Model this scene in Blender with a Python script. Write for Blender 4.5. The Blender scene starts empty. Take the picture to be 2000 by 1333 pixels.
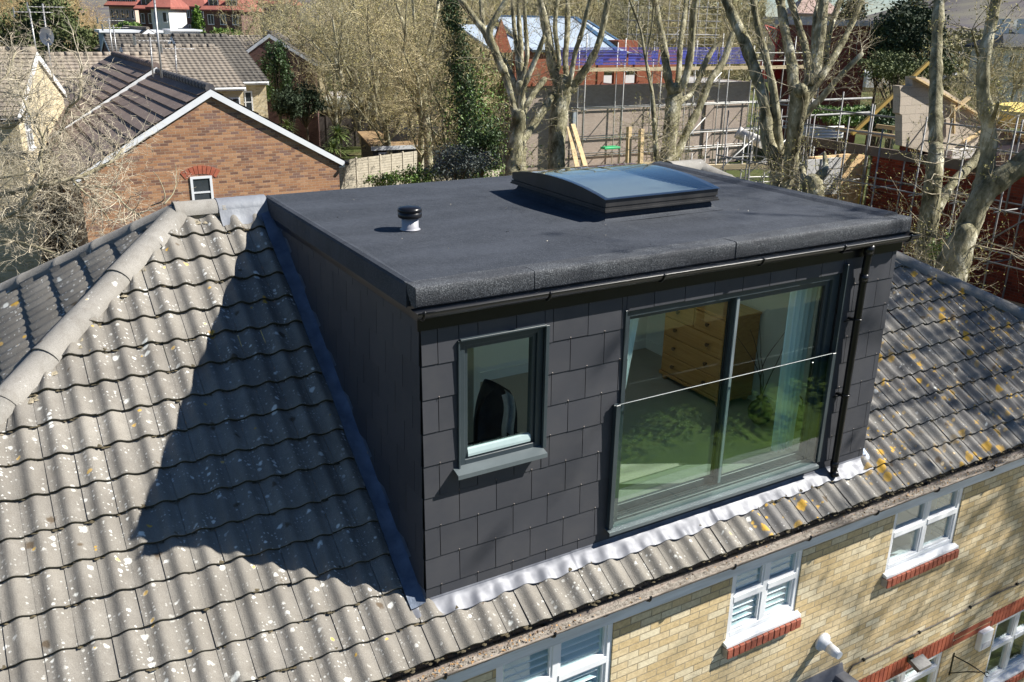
import bpy, math, random
import numpy as np
from mathutils import Vector, Matrix

# ------------------------------------------------------------------ camera, sky, sun, exposure
SC = bpy.context.scene
COL = SC.collection
CAM = np.array([-2.277, -5.027, 4.095])
AZ, PIT, ROLL, FPX = 0.535, -0.3491, 0.017, 1734.0
FW = np.array([math.sin(AZ)*math.cos(PIT), math.cos(AZ)*math.cos(PIT), math.sin(PIT)])
RT = np.array([math.cos(AZ), -math.sin(AZ), 0.0])
UP = np.cross(RT, FW)
R2 = RT*math.cos(ROLL) + UP*math.sin(ROLL)
U2 = -RT*math.sin(ROLL) + UP*math.cos(ROLL)
def ray(u, v): return FW + R2*((u-1000)/FPX) - U2*((v-666.5)/FPX)
def at(u, v, dep): return CAM + ray(u, v)*dep                 # a point of the place at a given distance
def onz(u, v, z):
    d = ray(u, v); return CAM + d*((z-CAM[2])/d[2])
def ony(u, v, y):
    d = ray(u, v); return CAM + d*((y-CAM[1])/d[1])
def onx(u, v, x):
    d = ray(u, v); return CAM + d*((x-CAM[0])/d[0])

cd = bpy.data.cameras.new('camera')
cam = bpy.data.objects.new('camera', cd); COL.objects.link(cam)
M = Matrix(((R2[0], U2[0], -FW[0], CAM[0]), (R2[1], U2[1], -FW[1], CAM[1]), (R2[2], U2[2], -FW[2], CAM[2]), (0, 0, 0, 1)))
cam.matrix_world = M
cd.lens = FPX/2000*36; cd.sensor_width = 36; cd.clip_start = 0.1; cd.clip_end = 5000
SC.camera = cam

SUN = Vector((0.662, -0.339, 0.668)).normalized()
w = bpy.data.worlds.new('World'); SC.world = w; w.use_nodes = True
nt = w.node_tree; bg = nt.nodes['Background']
sky = nt.nodes.new('ShaderNodeTexSky'); sky.sky_type = 'NISHITA'; sky.sun_disc = False
sky.sun_elevation = math.asin(SUN.z); sky.sun_rotation = math.atan2(SUN.x, SUN.y)
sky.altitude = 50; sky.air_density = 1.0; sky.dust_density = 0.0; sky.ozone_density = 8.0
nt.links.new(sky.outputs[0], bg.inputs[0]); bg.inputs[1].default_value = 0.05
sd = bpy.data.lights.new('sun', 'SUN'); sd.energy = 5.0; sd.angle = math.radians(0.53); sd.color = (1, .955, .875)
so = bpy.data.objects.new('sun', sd); COL.objects.link(so)
so.rotation_euler = SUN.to_track_quat('Z', 'Y').to_euler(); so.location = (20, -12, 30)
SC.view_settings.view_transform = 'Standard'; SC.view_settings.look = 'None'
SC.view_settings.exposure = 1.05; SC.view_settings.gamma = 1
SC.cycles.max_bounces = 6; SC.cycles.transparent_max_bounces = 12
SC.cycles.sample_clamp_indirect = 6

# ------------------------------------------------------------------ helpers
rng = np.random.default_rng(7)
rnd = random.Random(5)
Z0 = -5.1                                                      # the ground

class MB:
    """collects pieces and links them as ONE mesh object"""
    def __init__(s): s.c = []; s.n = 0
    def add(s, V, F, mi=0, sm=False):
        V = np.asarray(V, float).reshape(-1, 3); F = np.asarray(F, int)
        s.c.append((V, F+s.n, mi, sm)); s.n += len(V); return s
    def box(s, a, b, mi=0, ch=0.0):
        a = np.minimum(a, b).astype(float) if False else np.array([min(p, q) for p, q in zip(a, b)], float)
        b2 = np.array([max(p, q) for p, q in zip(a, b)], float)
        if ch > 0: return s.cbox(a, b2, ch, mi)
        x0, y0, z0 = a; x1, y1, z1 = b2
        V = [(x0,y0,z0),(x1,y0,z0),(x1,y1,z0),(x0,y1,z0),(x0,y0,z1),(x1,y0,z1),(x1,y1,z1),(x0,y1,z1)]
        F = [(0,3,2,1),(4,5,6,7),(0,1,5,4),(1,2,6,5),(2,3,7,6),(3,0,4,7)]
        return s.add(V, F, mi)
    def cbox(s, a, b, c, mi=0):
        """box with its edges taken off"""
        V = []; idx = {}
        for i in (0, 1):
            for j in (0, 1):
                for k in (0, 1):
                    p = [(a, b)[i][0], (a, b)[j][1], (a, b)[k][2]]
                    sg = [1-2*i, 1-2*j, 1-2*k]
                    for ax in range(3):
                        q = [p[m] + (0 if m == ax else sg[m]*c) for m in range(3)]
                        idx[(i, j, k, ax)] = len(V); V.append(q)
        F4 = []; F3 = []
        for ax in range(3):
            o1, o2 = [m for m in range(3) if m != ax]
            for sd_ in (0, 1):
                q = []
                for (p1, p2) in ((0,0),(1,0),(1,1),(0,1)):
                    t = [0,0,0]; t[ax] = sd_; t[o1] = p1; t[o2] = p2
                    q.append(idx[(*t, ax)])
                F4.append(q if sd_ else q[::-1])
        for ax in range(3):                                    # edges running along ax
            o1, o2 = [m for m in range(3) if m != ax]
            for p1 in (0, 1):
                for p2 in (0, 1):
                    t0 = [0,0,0]; t1 = [0,0,0]
                    t0[o1] = t1[o1] = p1; t0[o2] = t1[o2] = p2; t0[ax] = 0; t1[ax] = 1
                    F4.append([idx[(*t0, o1)], idx[(*t0, o2)], idx[(*t1, o2)], idx[(*t1, o1)]])
        for i in (0, 1):
            for j in (0, 1):
                for k in (0, 1): F3.append([idx[(i, j, k, 0)], idx[(i, j, k, 1)], idx[(i, j, k, 2)]])
        s.add(V, F4, mi); n = s.n-len(V); s.c.append((np.zeros((0, 3)), np.array(F3)+n, mi, False)); return s
    def obox(s, o, ux, uy, uz, mi=0):
        """box from corner o along three vectors"""
        o, ux, uy, uz = [np.array(t, float) for t in (o, ux, uy, uz)]
        V = [o, o+ux, o+ux+uy, o+uy, o+uz, o+ux+uz, o+ux+uy+uz, o+uy+uz]
        return s.add(V, [(0,3,2,1),(4,5,6,7),(0,1,5,4),(1,2,6,5),(2,3,7,6),(3,0,4,7)], mi)
    def beam(s, p, q, w_, h_, mi=0, up=(0, 0, 1)):
        p, q = np.array(p, float), np.array(q, float); d = q-p
        a = np.cross(d, up); 
        if np.linalg.norm(a) < 1e-6: a = np.array([1., 0, 0])
        a /= np.linalg.norm(a); b = np.cross(a, d); b /= np.linalg.norm(b)
        return s.obox(p-a*w_/2-b*h_/2, a*w_, d, b*h_, mi)
    def poly(s, pts, ext, mi=0):
        """flat outline pushed along ext"""
        P = np.array(pts, float); n = len(P); e = np.array(ext, float)
        s.add(np.vstack([P, P+e]), [[i, (i+1) % n, (i+1) % n+n, i+n] for i in range(n)], mi)
        b = s.n-2*n
        s.c.append((np.zeros((0, 3)), np.array([list(range(n))[::-1]])+b, mi, False))
        s.c.append((np.zeros((0, 3)), np.array([[i+n for i in range(n)]])+b, mi, False)); return s
    def segs(s, P0, P1, R0, R1, k=3, mi=0, sm=False):
        P0, P1 = np.asarray(P0, float), np.asarray(P1, float)
        R0 = np.broadcast_to(np.asarray(R0, float), (len(P0),)); R1 = np.broadcast_to(np.asarray(R1, float), (len(P0),))
        d = P1-P0; L = np.linalg.norm(d, axis=1, keepdims=True); d = d/np.maximum(L, 1e-9)
        h = np.where(np.abs(d[:, 2:3]) > .9, np.array([[1., 0, 0]]), np.array([[0, 0, 1.]]))
        a = np.cross(d, h); a /= np.linalg.norm(a, axis=1, keepdims=True); b = np.cross(d, a)
        t = np.arange(k)*2*math.pi/k
        ring = a[:, None, :]*np.cos(t)[None, :, None] + b[:, None, :]*np.sin(t)[None, :, None]
        V = np.stack([P0[:, None, :]+ring*R0[:, None, None], P1[:, None, :]+ring*R1[:, None, None]], 1).reshape(-1, 3)
        i = np.arange(k); j = (i+1) % k
        f = np.stack([i, j, j+k, i+k], 1)
        F = (f[None]+(np.arange(len(P0))*2*k)[:, None, None]).reshape(-1, 4)
        return s.add(V, F, mi, sm)
    def tube(s, pts, rad, k=8, mi=0, sm=True, cap=True, wob=0.0):
        P = np.array(pts, float); n = len(P); rad = np.broadcast_to(np.asarray(rad, float), (n,))
        T = np.gradient(P, axis=0); T /= np.maximum(np.linalg.norm(T, axis=1, keepdims=True), 1e-9)
        a = np.cross(T[0], (0, 0, 1.)); 
        if np.linalg.norm(a) < .1: a = np.cross(T[0], (1., 0, 0))
        V = []; t = np.arange(k)*2*math.pi/k
        for i in range(n):
            a = a-T[i]*np.dot(a, T[i]); a /= np.linalg.norm(a); b = np.cross(T[i], a)
            r = rad[i]*(1+wob*(rng.random(k)-.5)) if wob else rad[i]*np.ones(k)
            V.append(P[i]+a*(np.cos(t)*r)[:, None]+b*(np.sin(t)*r)[:, None])
        V = np.vstack(V); F = []
        for i in range(n-1):
            for q in range(k): F.append((i*k+q, i*k+(q+1) % k, (i+1)*k+(q+1) % k, (i+1)*k+q))
        s.add(V, F, mi, sm)
        if cap:
            b0 = s.n-len(V)
            s.c.append((np.zeros((0, 3)), np.array([[q for q in range(k)][::-1]])+b0, mi, False))
            s.c.append((np.zeros((0, 3)), np.array([[(n-1)*k+q for q in range(k)]])+b0, mi, False))
        return s
    def lathe(s, c, prof, k=24, mi=0, sm=True):
        t = np.arange(k)*2*math.pi/k; V = []
        for r, z in prof: V.append(np.stack([c[0]+r*np.cos(t), c[1]+r*np.sin(t), np.full(k, c[2]+z)], 1))
        V = np.vstack(V); F = []
        for i in range(len(prof)-1):
            for q in range(k): F.append((i*k+q, i*k+(q+1) % k, (i+1)*k+(q+1) % k, (i+1)*k+q))
        return s.add(V, F, mi, sm)
    def grid(s, X, Y, Z, mi=0, sm=True):
        n, m = X.shape; V = np.stack([X, Y, Z], 2).reshape(-1, 3)
        i = np.arange(n-1)[:, None]*m+np.arange(m-1)[None]; i = i.reshape(-1)
        return s.add(V, np.stack([i, i+1, i+1+m, i+m], 1), mi, sm)
    def cards(s, P, size, mi=0, up=0.3):
        """small leaf-sized faces, each turned its own way"""
        n = len(P); a = rng.normal(size=(n, 3)); a /= np.linalg.norm(a, axis=1, keepdims=True)
        b = rng.normal(size=(n, 3)); b = b-a*np.sum(a*b, 1, keepdims=True); b /= np.linalg.norm(b, axis=1, keepdims=True)
        sz = np.broadcast_to(np.asarray(size, float), (n,))[:, None]*(.6+.8*rng.random((n, 1)))
        V = np.stack([P-a*sz, P+b*sz*.55, P+a*sz, P-b*sz*.55], 1).reshape(-1, 3)
        return s.add(V, np.arange(4*n).reshape(-1, 4), mi)
    def mesh(s, name, mats):
        V = np.vstack([c[0] for c in s.c]); me = bpy.data.meshes.new(name)
        F = [c[1] for c in s.c]
        tot = np.concatenate([np.full(len(f), f.shape[1]) for f in F]); loops = np.concatenate([f.reshape(-1) for f in F])
        me.vertices.add(len(V)); me.vertices.foreach_set('co', V.reshape(-1))
        me.loops.add(len(loops)); me.loops.foreach_set('vertex_index', loops.astype(np.int32))
        me.polygons.add(len(tot)); st = np.concatenate([[0], np.cumsum(tot)[:-1]])
        me.polygons.foreach_set('loop_start', st.astype(np.int32)); me.polygons.foreach_set('loop_total', tot.astype(np.int32))
        me.polygons.foreach_set('material_index', np.concatenate([np.full(len(c[1]), c[2]) for c in s.c]).astype(np.int32))
        me.polygons.foreach_set('use_smooth', np.concatenate([np.full(len(c[1]), c[3]) for c in s.c]).astype(bool))
        for m in (mats if isinstance(mats, (list, tuple)) else [mats]): me.materials.append(m)
        me.update(calc_edges=True); me.validate(); return me
    def build(s, name, mats, parent=None):
        o = bpy.data.objects.new(name, s.mesh(name, mats)); COL.objects.link(o)
        if parent is not None: o.parent = parent
        return o

def tag(o, label=None, cat=None, group=None, kind=None):
    if label: o['label'] = label
    if cat: o['category'] = cat
    if group: o['group'] = group
    if kind: o['kind'] = kind
    return o
def empty(name, loc, label, cat, group=None, rz=0.0):
    o = bpy.data.objects.new(name, None); COL.objects.link(o); o.location = [float(t) for t in loc]; o.rotation_euler = (0, 0, rz)
    o.empty_display_size = .2
    return tag(o, label, cat, group)
def copy_tree(o, parent=None):
    kids = [k for k in list(o.children)]
    c = o.copy(); COL.objects.link(c)
    if parent is not None: c.parent = parent
    for k in kids: copy_tree(k, c)
    return c

# ------------------------------------------------------------------ materials
class N:
    def __init__(s, name):
        s.m = bpy.data.materials.new(name); s.m.use_nodes = True; s.t = s.m.node_tree; s.b = s.t.nodes['Principled BSDF']
        s.o = s.t.nodes['Material Output']; s._tc = None
    def n(s, typ, **kw):
        x = s.t.nodes.new('ShaderNode'+typ)
        for k, v in kw.items(): setattr(x, k, v)
        return x
    def l(s, a, b): s.t.links.new(a, b)
    def put(s, sock, v):
        if hasattr(v, 'links') or isinstance(v, bpy.types.NodeSocket): s.l(v, sock)
        else: sock.default_value = v
    def co(s):
        if not s._tc: s._tc = s.n('TexCoord')
        return s._tc.outputs['Object']
    def map(s, vec, scale=(1, 1, 1), rot=(0, 0, 0), loc=(0, 0, 0)):
        x = s.n('Mapping'); s.l(vec, x.inputs[0]); x.inputs['Scale'].default_value = scale; x.inputs['Rotation'].default_value = rot; x.inputs['Location'].default_value = loc
        return x.outputs[0]
    def noise(s, scale, vec=None, det=4, rough=.6, out=0, dist=0):
        x = s.n('TexNoise'); s.l(vec or s.co(), x.inputs['Vector']); x.inputs['Scale'].default_value = scale
        x.inputs['Detail'].default_value = det; x.inputs['Roughness'].default_value = rough; x.inputs['Distortion'].default_value = dist
        return x.outputs[out]
    def math(s, op, a, b=0.0, c=None, clamp=False):
        x = s.n('Math', operation=op); x.use_clamp = clamp; s.put(x.inputs[0], a); s.put(x.inputs[1], b)
        if c is not None: s.put(x.inputs[2], c)
        return x.outputs[0]
    def ramp(s, f, stops, interp='LINEAR'):
        x = s.n('ValToRGB'); x.color_ramp.interpolation = interp; s.l(f, x.inputs[0]); e = x.color_ramp.elements
        while len(e) < len(stops): e.new(.5)
        for i, (p, c) in enumerate(stops):
            e[i].position = p; e[i].color = (*c, 1) if not isinstance(c, (int, float)) else (c, c, c, 1)
        return x.outputs[0]
    def mix(s, f, a, b, bt='MIX'):
        x = s.n('Mix', data_type='RGBA', blend_type=bt); s.put(x.inputs[0], f)
        for sock, v in ((x.inputs[6], a), (x.inputs[7], b)):
            if isinstance(v, tuple): sock.default_value = (*v[:3], 1)
            else: s.l(v, sock)
        return x.outputs[2]
    def step(s, f, a, b):
        x = s.n('MapRange'); s.l(f, x.inputs[0]); x.inputs[1].default_value = a; x.inputs[2].default_value = b; return x.outputs[0]
    def voro(s, scale, vec=None, feat='F1', rnd_=1.0, dim='3D'):
        x = s.n('TexVoronoi', feature=feat, voronoi_dimensions=dim); s.l(vec or s.co(), x.inputs['Vector']); x.inputs['Scale'].default_value = scale
        x.inputs['Randomness'].default_value = rnd_; return x
    def bump(s, h, dist=.01, strength=1.0, prev=None):
        x = s.n('Bump'); s.l(h, x.inputs['Height']); x.inputs['Distance'].default_value = dist; x.inputs['Strength'].default_value = strength
        if prev: s.l(prev, x.inputs['Normal'])
        s.l(x.outputs[0], s.b.inputs['Normal']); return x.outputs[0]
    def col(s, c, rough=.7, metal=0, spec=.5):
        s.put(s.b.inputs['Base Color'], (*c, 1) if isinstance(c, tuple) else c); s.put(s.b.inputs['Roughness'], rough)
        s.b.inputs['Metallic'].default_value = metal; s.b.inputs['Specular IOR Level'].default_value = spec; return s

def pm(name, c1, c2=None, scale=3, rough=.7, metal=0, spec=.5, bump=0, bscale=40, stretch=(1, 1, 1), lo=.35, hi=.65, det=5):
    """plain procedural surface: two tones mottled together, optional grain"""
    n = N(name); c2 = c2 or tuple(x*.8 for x in c1)
    v = n.map(n.co(), stretch)
    n.col(n.ramp(n.noise(scale, v, det), [(lo, c2), (hi, c1)]), rough, metal, spec)
    if bump: n.bump(n.noise(bscale, v, 3), bump)
    return n.m

def brick(name, pal, mortar, bw=.225, bh=.075, patch=None, msz=.011, bumpd=.006, rough=.9, stain=.25):
    n = N(name); sp = n.n('SeparateXYZ'); n.l(n.co(), sp.inputs[0])
    cb = n.n('CombineXYZ'); n.l(n.math('ADD', sp.outputs[0], sp.outputs[1]), cb.inputs[0]); n.l(sp.outputs[2], cb.inputs[1])
    def bt(m1, m2, ms):
        x = n.n('TexBrick'); n.l(cb.outputs[0], x.inputs['Vector']); x.inputs['Color1'].default_value = m1; x.inputs['Color2'].default_value = m2
        x.inputs['Mortar'].default_value = (0, 0, 0, 1); x.inputs['Scale'].default_value = 1; x.inputs['Mortar Size'].default_value = ms/2
        x.inputs['Mortar Smooth'].default_value = .2; x.inputs['Brick Width'].default_value = bw; x.inputs['Row Height'].default_value = bh
        x.inputs['Bias'].default_value = 0; x.offset = .5; return x
    b = bt((0, 0, 0, 1), (1, 1, 1, 1), msz)
    k = len(pal); c = n.ramp(b.outputs['Color'], [(.04+.92*i/(k-1), p) for i, p in enumerate(pal)], 'LINEAR')
    c = n.mix(n.step(n.noise(30, det=4), .35, .75), c, n.mix(1.0, c, (.72, .7, .68), 'MULTIPLY'))
    big = n.noise(.55, det=5)
    c = n.mix(n.math('MULTIPLY', n.step(big, .45, .75), stain), c, (.08, .07, .06))
    mm = n.mix(n.step(n.noise(9), .4, .6), mortar, tuple(t*.7 for t in mortar))
    c = n.mix(b.outputs['Fac'], c, mm)
    n.col(c, rough, 0, .2)
    h = n.math('SUBTRACT', n.math('MULTIPLY', n.noise(60, det=2), .4), n.math('MULTIPLY', b.outputs['Fac'], 1.0))
    n.bump(h, bumpd); return n.m

def glass(name, tint=(.78, .9, .87), refl=1.7, rough=.0, wav=0.0):
    n = N(name); n.t.nodes.remove(n.b)
    tr = n.n('BsdfTransparent'); tr.inputs[0].default_value = (*tint, 1)
    gl = n.n('BsdfGlossy'); gl.inputs['Roughness'].default_value = rough; gl.inputs[0].default_value = (.95, 1, 1, 1)
    lw = n.n('LayerWeight'); lw.inputs[0].default_value = .5; mx = n.n('MixShader')
    fr = n.math('MULTIPLY_ADD', n.math('POWER', lw.outputs['Facing'], 4.0), .90, .045)
    if wav:
        bp = n.n('Bump'); bp.inputs['Distance'].default_value = wav; n.l(n.noise(2.2, det=1), bp.inputs['Height']); n.l(bp.outputs[0], gl.inputs['Normal'])
    n.l(n.math('MULTIPLY', fr, refl, clamp=True), mx.inputs[0]); n.l(tr.outputs[0], mx.inputs[1]); n.l(gl.outputs[0], mx.inputs[2]); n.l(mx.outputs[0], n.o.inputs[0])
    return n.m

# concrete roof tiles: weathered, spotted with pale and orange lichen
def tile_mat(name, base, dark, orange, white, sl=1.22, blotch=0.0, axis='y'):
    n = N(name); at_ = n.n('Attribute', attribute_name='tv'); sp = n.n('SeparateXYZ'); n.l(n.co(), sp.inputs[0])
    cb = n.n('CombineXYZ'); n.l(sp.outputs[0], cb.inputs[0]); n.l(n.math('MULTIPLY', sp.outputs[1], sl), cb.inputs[1]); v = cb.outputs[0]
    c = n.ramp(n.noise(2.2, det=6, rough=.65), [(.3, dark), (.7, base)])
    c = n.mix(n.step(n.noise(170, det=3, rough=.8), .42, .68), c, n.mix(1.0, c, (.62, .61, .6), 'MULTIPLY'))
    c = n.mix(n.math('MULTIPLY', n.step(at_.outputs['Fac'], 0, 1), .34), c, n.mix(1.0, c, (.55, .56, .6), 'MULTIPLY'))
    if blotch: c = n.mix(n.math('MULTIPLY', n.step(n.noise(1.1, v, 5), .42, .62), blotch), c, (.075, .075, .085))
    # brown-grey growth and small dark specks
    c = n.mix(n.math('MULTIPLY', n.step(n.noise(9, v, 6, .75), .50, .70), .55), c, (.15, .135, .115))
    c = n.mix(n.math('MULTIPLY', n.step(n.noise(.7, v, 4), .45, .65), .35), c, (.19, .175, .15))
    def spots(scale, thr, rmin, rmax, mask, colr, ring=False, amount=1.0):
        nonlocal c
        jit = n.n('Mix', data_type='VECTOR'); jit.inputs[0].default_value = .035/scale*10; n.l(v, jit.inputs[4]); n.l(n.noise(scale*3.0, v, 3, out=1), jit.inputs[5])
        vo = n.voro(scale, jit.outputs[1], dim='2D'); rs = n.n('SeparateColor'); n.l(vo.outputs['Color'], rs.inputs[0])
        rad = n.math('MULTIPLY', n.step(rs.outputs[0], thr, 1.0), rmax); rad = n.math('ADD', rad, rmin)
        on = n.math('GREATER_THAN', rs.outputs[0], thr)
        f = n.step(n.math('SUBTRACT', rad, vo.outputs['Distance']), -.02, .09)
        f = n.math('MULTIPLY', n.math('MULTIPLY', f, on), amount)
        if mask is not None: f = n.math('MULTIPLY', f, mask)
        c = n.mix(f, c, colr)
    m1 = n.step(n.noise(4.5, v, 3), .42, .60)
    if white > 0:
        spots(38, 1-.32*white, .12, .24, m1, (.56, .56, .53), amount=.85); spots(17, 1-.24*white, .10, .22, m1, (.70, .70, .66)); spots(9, 1-.10*white, .1, .16, None, (.68, .68, .63))
    if orange > 0:
        mo = n.step(n.noise(1.1, v, 3), .40, .55) if orange > .4 else None
        spots(6.2, 1-.46*orange, .14, .24, mo, (.56, .33, .04), amount=.85); spots(17, 1-.28*orange, .12, .24, mo, (.60, .36, .05), amount=.8)
    spots(7, .93, .10, .18, None, (.10, .075, .05), amount=.9)
    n.col(c, .92, 0, .15); n.bump(n.math('ADD', n.noise(160, det=3), n.math('MULTIPLY', n.noise(25, det=3), .8)), .0035)
    return n.m

T_MAIN = tile_mat('weathered_concrete_tile', (.315, .296, .262), (.205, .19, .168), .03, .8)
T_RIGHT = tile_mat('lichened_concrete_tile', (.33, .315, .285), (.21, .205, .195), .85, .35, blotch=.55)
MOSS_SHADE = pm('shaded_moss', (.06, .055, .032), (.018, .018, .012), 35, .95, bump=.004, bscale=90)  # moss on the tile front edges, coloured darker to deepen the course shadow
MOSS2 = pm('brown_moss', (.12, .095, .055), (.035, .032, .018), 40, .95, bump=.004, bscale=90)
RIDGE = tile_mat('ridge_concrete', (.34, .325, .30), (.25, .24, .22), .03, .15)
MORTAR = pm('yellow_mortar', (.42, .36, .25), (.16, .14, .10), 22, .95, bump=.012, bscale=60)
LEAD = N('lead_sheet'); _v = LEAD.noise(5, det=4); LEAD.col(LEAD.ramp(_v, [(.35, (.09, .096, .117)), (.65, (.165, .172, .195))]), LEAD.math('MULTIPLY_ADD', LEAD.noise(9), .25, .40), .2); LEAD.bump(LEAD.noise(7, det=1), .02, .8); LEAD = LEAD.m
LEADD = pm('dull_lead', (.17, .20, .25), (.10, .125, .17), 6, .5, .55, bump=.004, bscale=16)
SLATE = N('fibre_slate'); _a = SLATE.n('Attribute', attribute_name='tv')
_c = SLATE.mix(SLATE.math('MULTIPLY', _a.outputs['Fac'], .6), (.054, .056, .065), (.038, .040, .047))
_c = SLATE.mix(SLATE.math('MULTIPLY', SLATE.step(SLATE.noise(2.5, det=6), .45, .7), .35), _c, (.085, .083, .085)); SLATE.col(_c, .58, 0, .22); SLATE.bump(SLATE.noise(200, det=2), .0008); SLATE = SLATE.m
FELT = N('mineral_felt'); _g = FELT.noise(130, det=4, rough=.95); _c = FELT.ramp(_g, [(.36, (.009, .011, .015)), (.52, (.033, .040, .052)), (.66, (.12, .13, .15))])
_c = FELT.mix(FELT.math('MULTIPLY', FELT.step(FELT.noise(75, det=4, rough=.85), .40, .62), .6), _c, (.014, .016, .022))
_c = FELT.mix(FELT.math('MULTIPLY', FELT.step(FELT.noise(1.6, FELT.map(FELT.co(), (.6, 1.5, 1)), 6), .42, .62), .40), _c, (.062, .070, .088)); FELT.col(_c, .82, 0, .35)
FELT.bump(FELT.math('ADD', FELT.math('MULTIPLY', FELT.noise(240, det=2), .25), FELT.math('MULTIPLY', FELT.noise(3.5, det=3), 2.0)), .010); FELT = FELT.m
FELTE = N('mineral_felt_edge'); _c = FELTE.ramp(FELTE.noise(110, det=4, rough=.9), [(.38, (.012, .013, .015)), (.52, (.05, .056, .066)), (.66, (.24, .25, .26))])
_c = FELTE.mix(FELTE.math('MULTIPLY', FELTE.step(FELTE.noise(5, FELTE.map(FELTE.co(), (.5, 1, 2.5)), 4), .45, .6), .55), _c, (.022, .024, .03)); FELTE.col(_c, .8, 0, .4); FELTE.bump(FELTE.noise(120, det=3), .005); FELTE = FELTE.m
BLACKP = pm('black_plastic', (.006, .006, .007), (.010, .010, .012), 5, .28, spec=.4)
BLACKM = pm('black_frame', (.018, .018, .019), (.035, .034, .034), 6, .45, bump=.001, stretch=(1, 1, .1))
ANTH = pm('anthracite_aluminium', (.040, .054, .062), (.030, .042, .050), 2, .35, spec=.5)
ANTHL = pm('grey_sill_metal', (.10, .12, .128), (.08, .098, .105), 3, .4)
WHITE = pm('white_pvc', (.78, .80, .82), (.70, .72, .75), 2, .35)
WHITED = pm('white_paint_weathered', (.74, .76, .78), (.55, .56, .56), 4, .55, stretch=(.4, 4, 4))
GLASS = glass('door_glass', (.93, .985, .965), 1.0, wav=.0006)
GLASSW = glass('window_glass', (.90, .96, .96), 1.0, wav=.001)
GLASSR = glass('skylight_glass', (.95, .98, .98), 1.2, rough=.0, wav=.0008)
INW = pm('white_interior_paint', (.85, .86, .82), (.80, .82, .79), 1.5, .8)
CARPET = pm('grey_carpet', (.42, .38, .32), (.34, .31, .26), 60, .95, bump=.003, bscale=200)
PINE = N('orange_pine'); _v = PINE.map(PINE.co(), (1, .15, 4)); PINE.col(PINE.ramp(PINE.noise(7, _v, 4, dist=1.5), [(.3, (.55, .25, .06)), (.7, (.74, .40, .13))]), .35); PINE = PINE.m
KNOB = pm('dark_wood_knob', (.20, .10, .035), (.12, .06, .02), 9, .4)
CURT = pm('pale_blue_curtain', (.85, .90, .90), (.78, .86, .87), 3, .85)
SB = brick('yellow_stock_brick', [(.60, .46, .25), (.65, .51, .29), (.68, .54, .32), (.70, .58, .37), (.75, .67, .48), (.63, .49, .27)], (.42, .35, .24), stain=.04)
RB = brick('red_brick', [(.26, .065, .03), (.38, .10, .045), (.32, .08, .04)], (.42, .33, .25), stain=.1)
GUTM = pm('dusty_brown_gutter', (.36, .30, .25), (.12, .10, .085), 12, .8, stretch=(.5, 2, 2), bump=.004)

def jattr(o, per, lo=0, hi=1):
    """one random value for each tile or slate, as a face attribute"""
    me = o.data; a = me.attributes.new('tv', 'FLOAT', 'FACE'); a.data.foreach_set('value', np.asarray(per, np.float32))

# ------------------------------------------------------------------ the big tiled roof
PITCH = math.atan(2.424/3.4839); SP, CP = math.sin(PITCH), math.cos(PITCH)
XL, XR, YR, ZR = -0.83, 5.35, 3.41, 3.41*2.424/3.4839                     # ridge ends
GY = 0.2316                                                   # a course, measured in plan
YE = -0.3212
LH, RH = 1.13, 1.36                                           # how far the hips run sideways for each metre in plan
XEL, XER = XL-(YR-YE)*LH, XR+(YR-YE)*RH

def wave(t, A=.043):
    return A*(0.5+0.5*np.cos(2*math.pi*t))**1.45

def tiled(org, eu, ev, en, width, ncourse, gauge, ulo, uhi, hole=None, wv=.1975, off=0.0, A=.043, ns=11, lift=.041, lap=.05, mats=None, name='roof_tiles', parent=None, split=None, seed=1):
    """courses of single-roll tiles; ulo(v) and uhi(v) cut them along hips"""
    r = np.random.default_rng(seed); org, eu, ev, en = [np.array(t, float) for t in (org, eu, ev, en)]
    t = np.linspace(-.5, .5, ns); prof = wave(t, A)
    V = []; F = []; mi = []; tv = []; nv = 0
    i0 = int(math.floor((-8)/wv)); i1 = int(width/wv)+2
    for c in range(ncourse):
        v0 = c*gauge; v1 = v0+gauge+lap
        for i in range(i0, i1):
            uc = off+i*wv; vm = v0+gauge*.5
            a0, a1 = ulo(v0), uhi(v0); b0, b1 = ulo(v1), uhi(v1)
            if uc+wv/2 < min(a0, b0) or uc-wv/2 > max(a1, b1): continue
            if hole and hole(uc, vm, wv): continue
            dz = r.normal()*.0016; dv = r.normal()*.0035; tilt = r.normal()*.003; rv = r.random()
            step = np.where(t > .30, .0, .0)+.004*(t < -.42)
            u = uc+t*wv*1.0
            h0 = prof+lift+dz+tilt*t+.004*(t < -.30); h1 = prof*1.0+.002+dz+.004*(t < -.30)
            th = .030
            ul = np.clip(u, a0, a1); uh = np.clip(u, b0, b1)
            rows = [org+eu*x+ev*(v0+dv)+en*h for x, h in zip(ul, h0-th)] + [org+eu*x+ev*(v0+dv)+en*h for x, h in zip(ul, h0-.003)] + \
                   [org+eu*x+ev*(v0+dv+.004)+en*h for x, h in zip(ul, h0)] + [org+eu*x+ev*v1+en*h for x, h in zip(uh, h1)]
            V += rows
            for q in range(ns-1):
                for k in range(3):
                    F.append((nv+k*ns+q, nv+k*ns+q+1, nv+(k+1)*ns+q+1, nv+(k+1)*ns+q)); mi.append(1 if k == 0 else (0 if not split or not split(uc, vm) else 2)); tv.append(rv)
            nv += 4*ns
    mb = MB(); mb.add(np.array(V), F, 0, True); o = mb.build(name, mats, parent)
    o.data.polygons.foreach_set('material_index', np.array(mi, np.int32)); jattr(o, tv); return o

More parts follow.
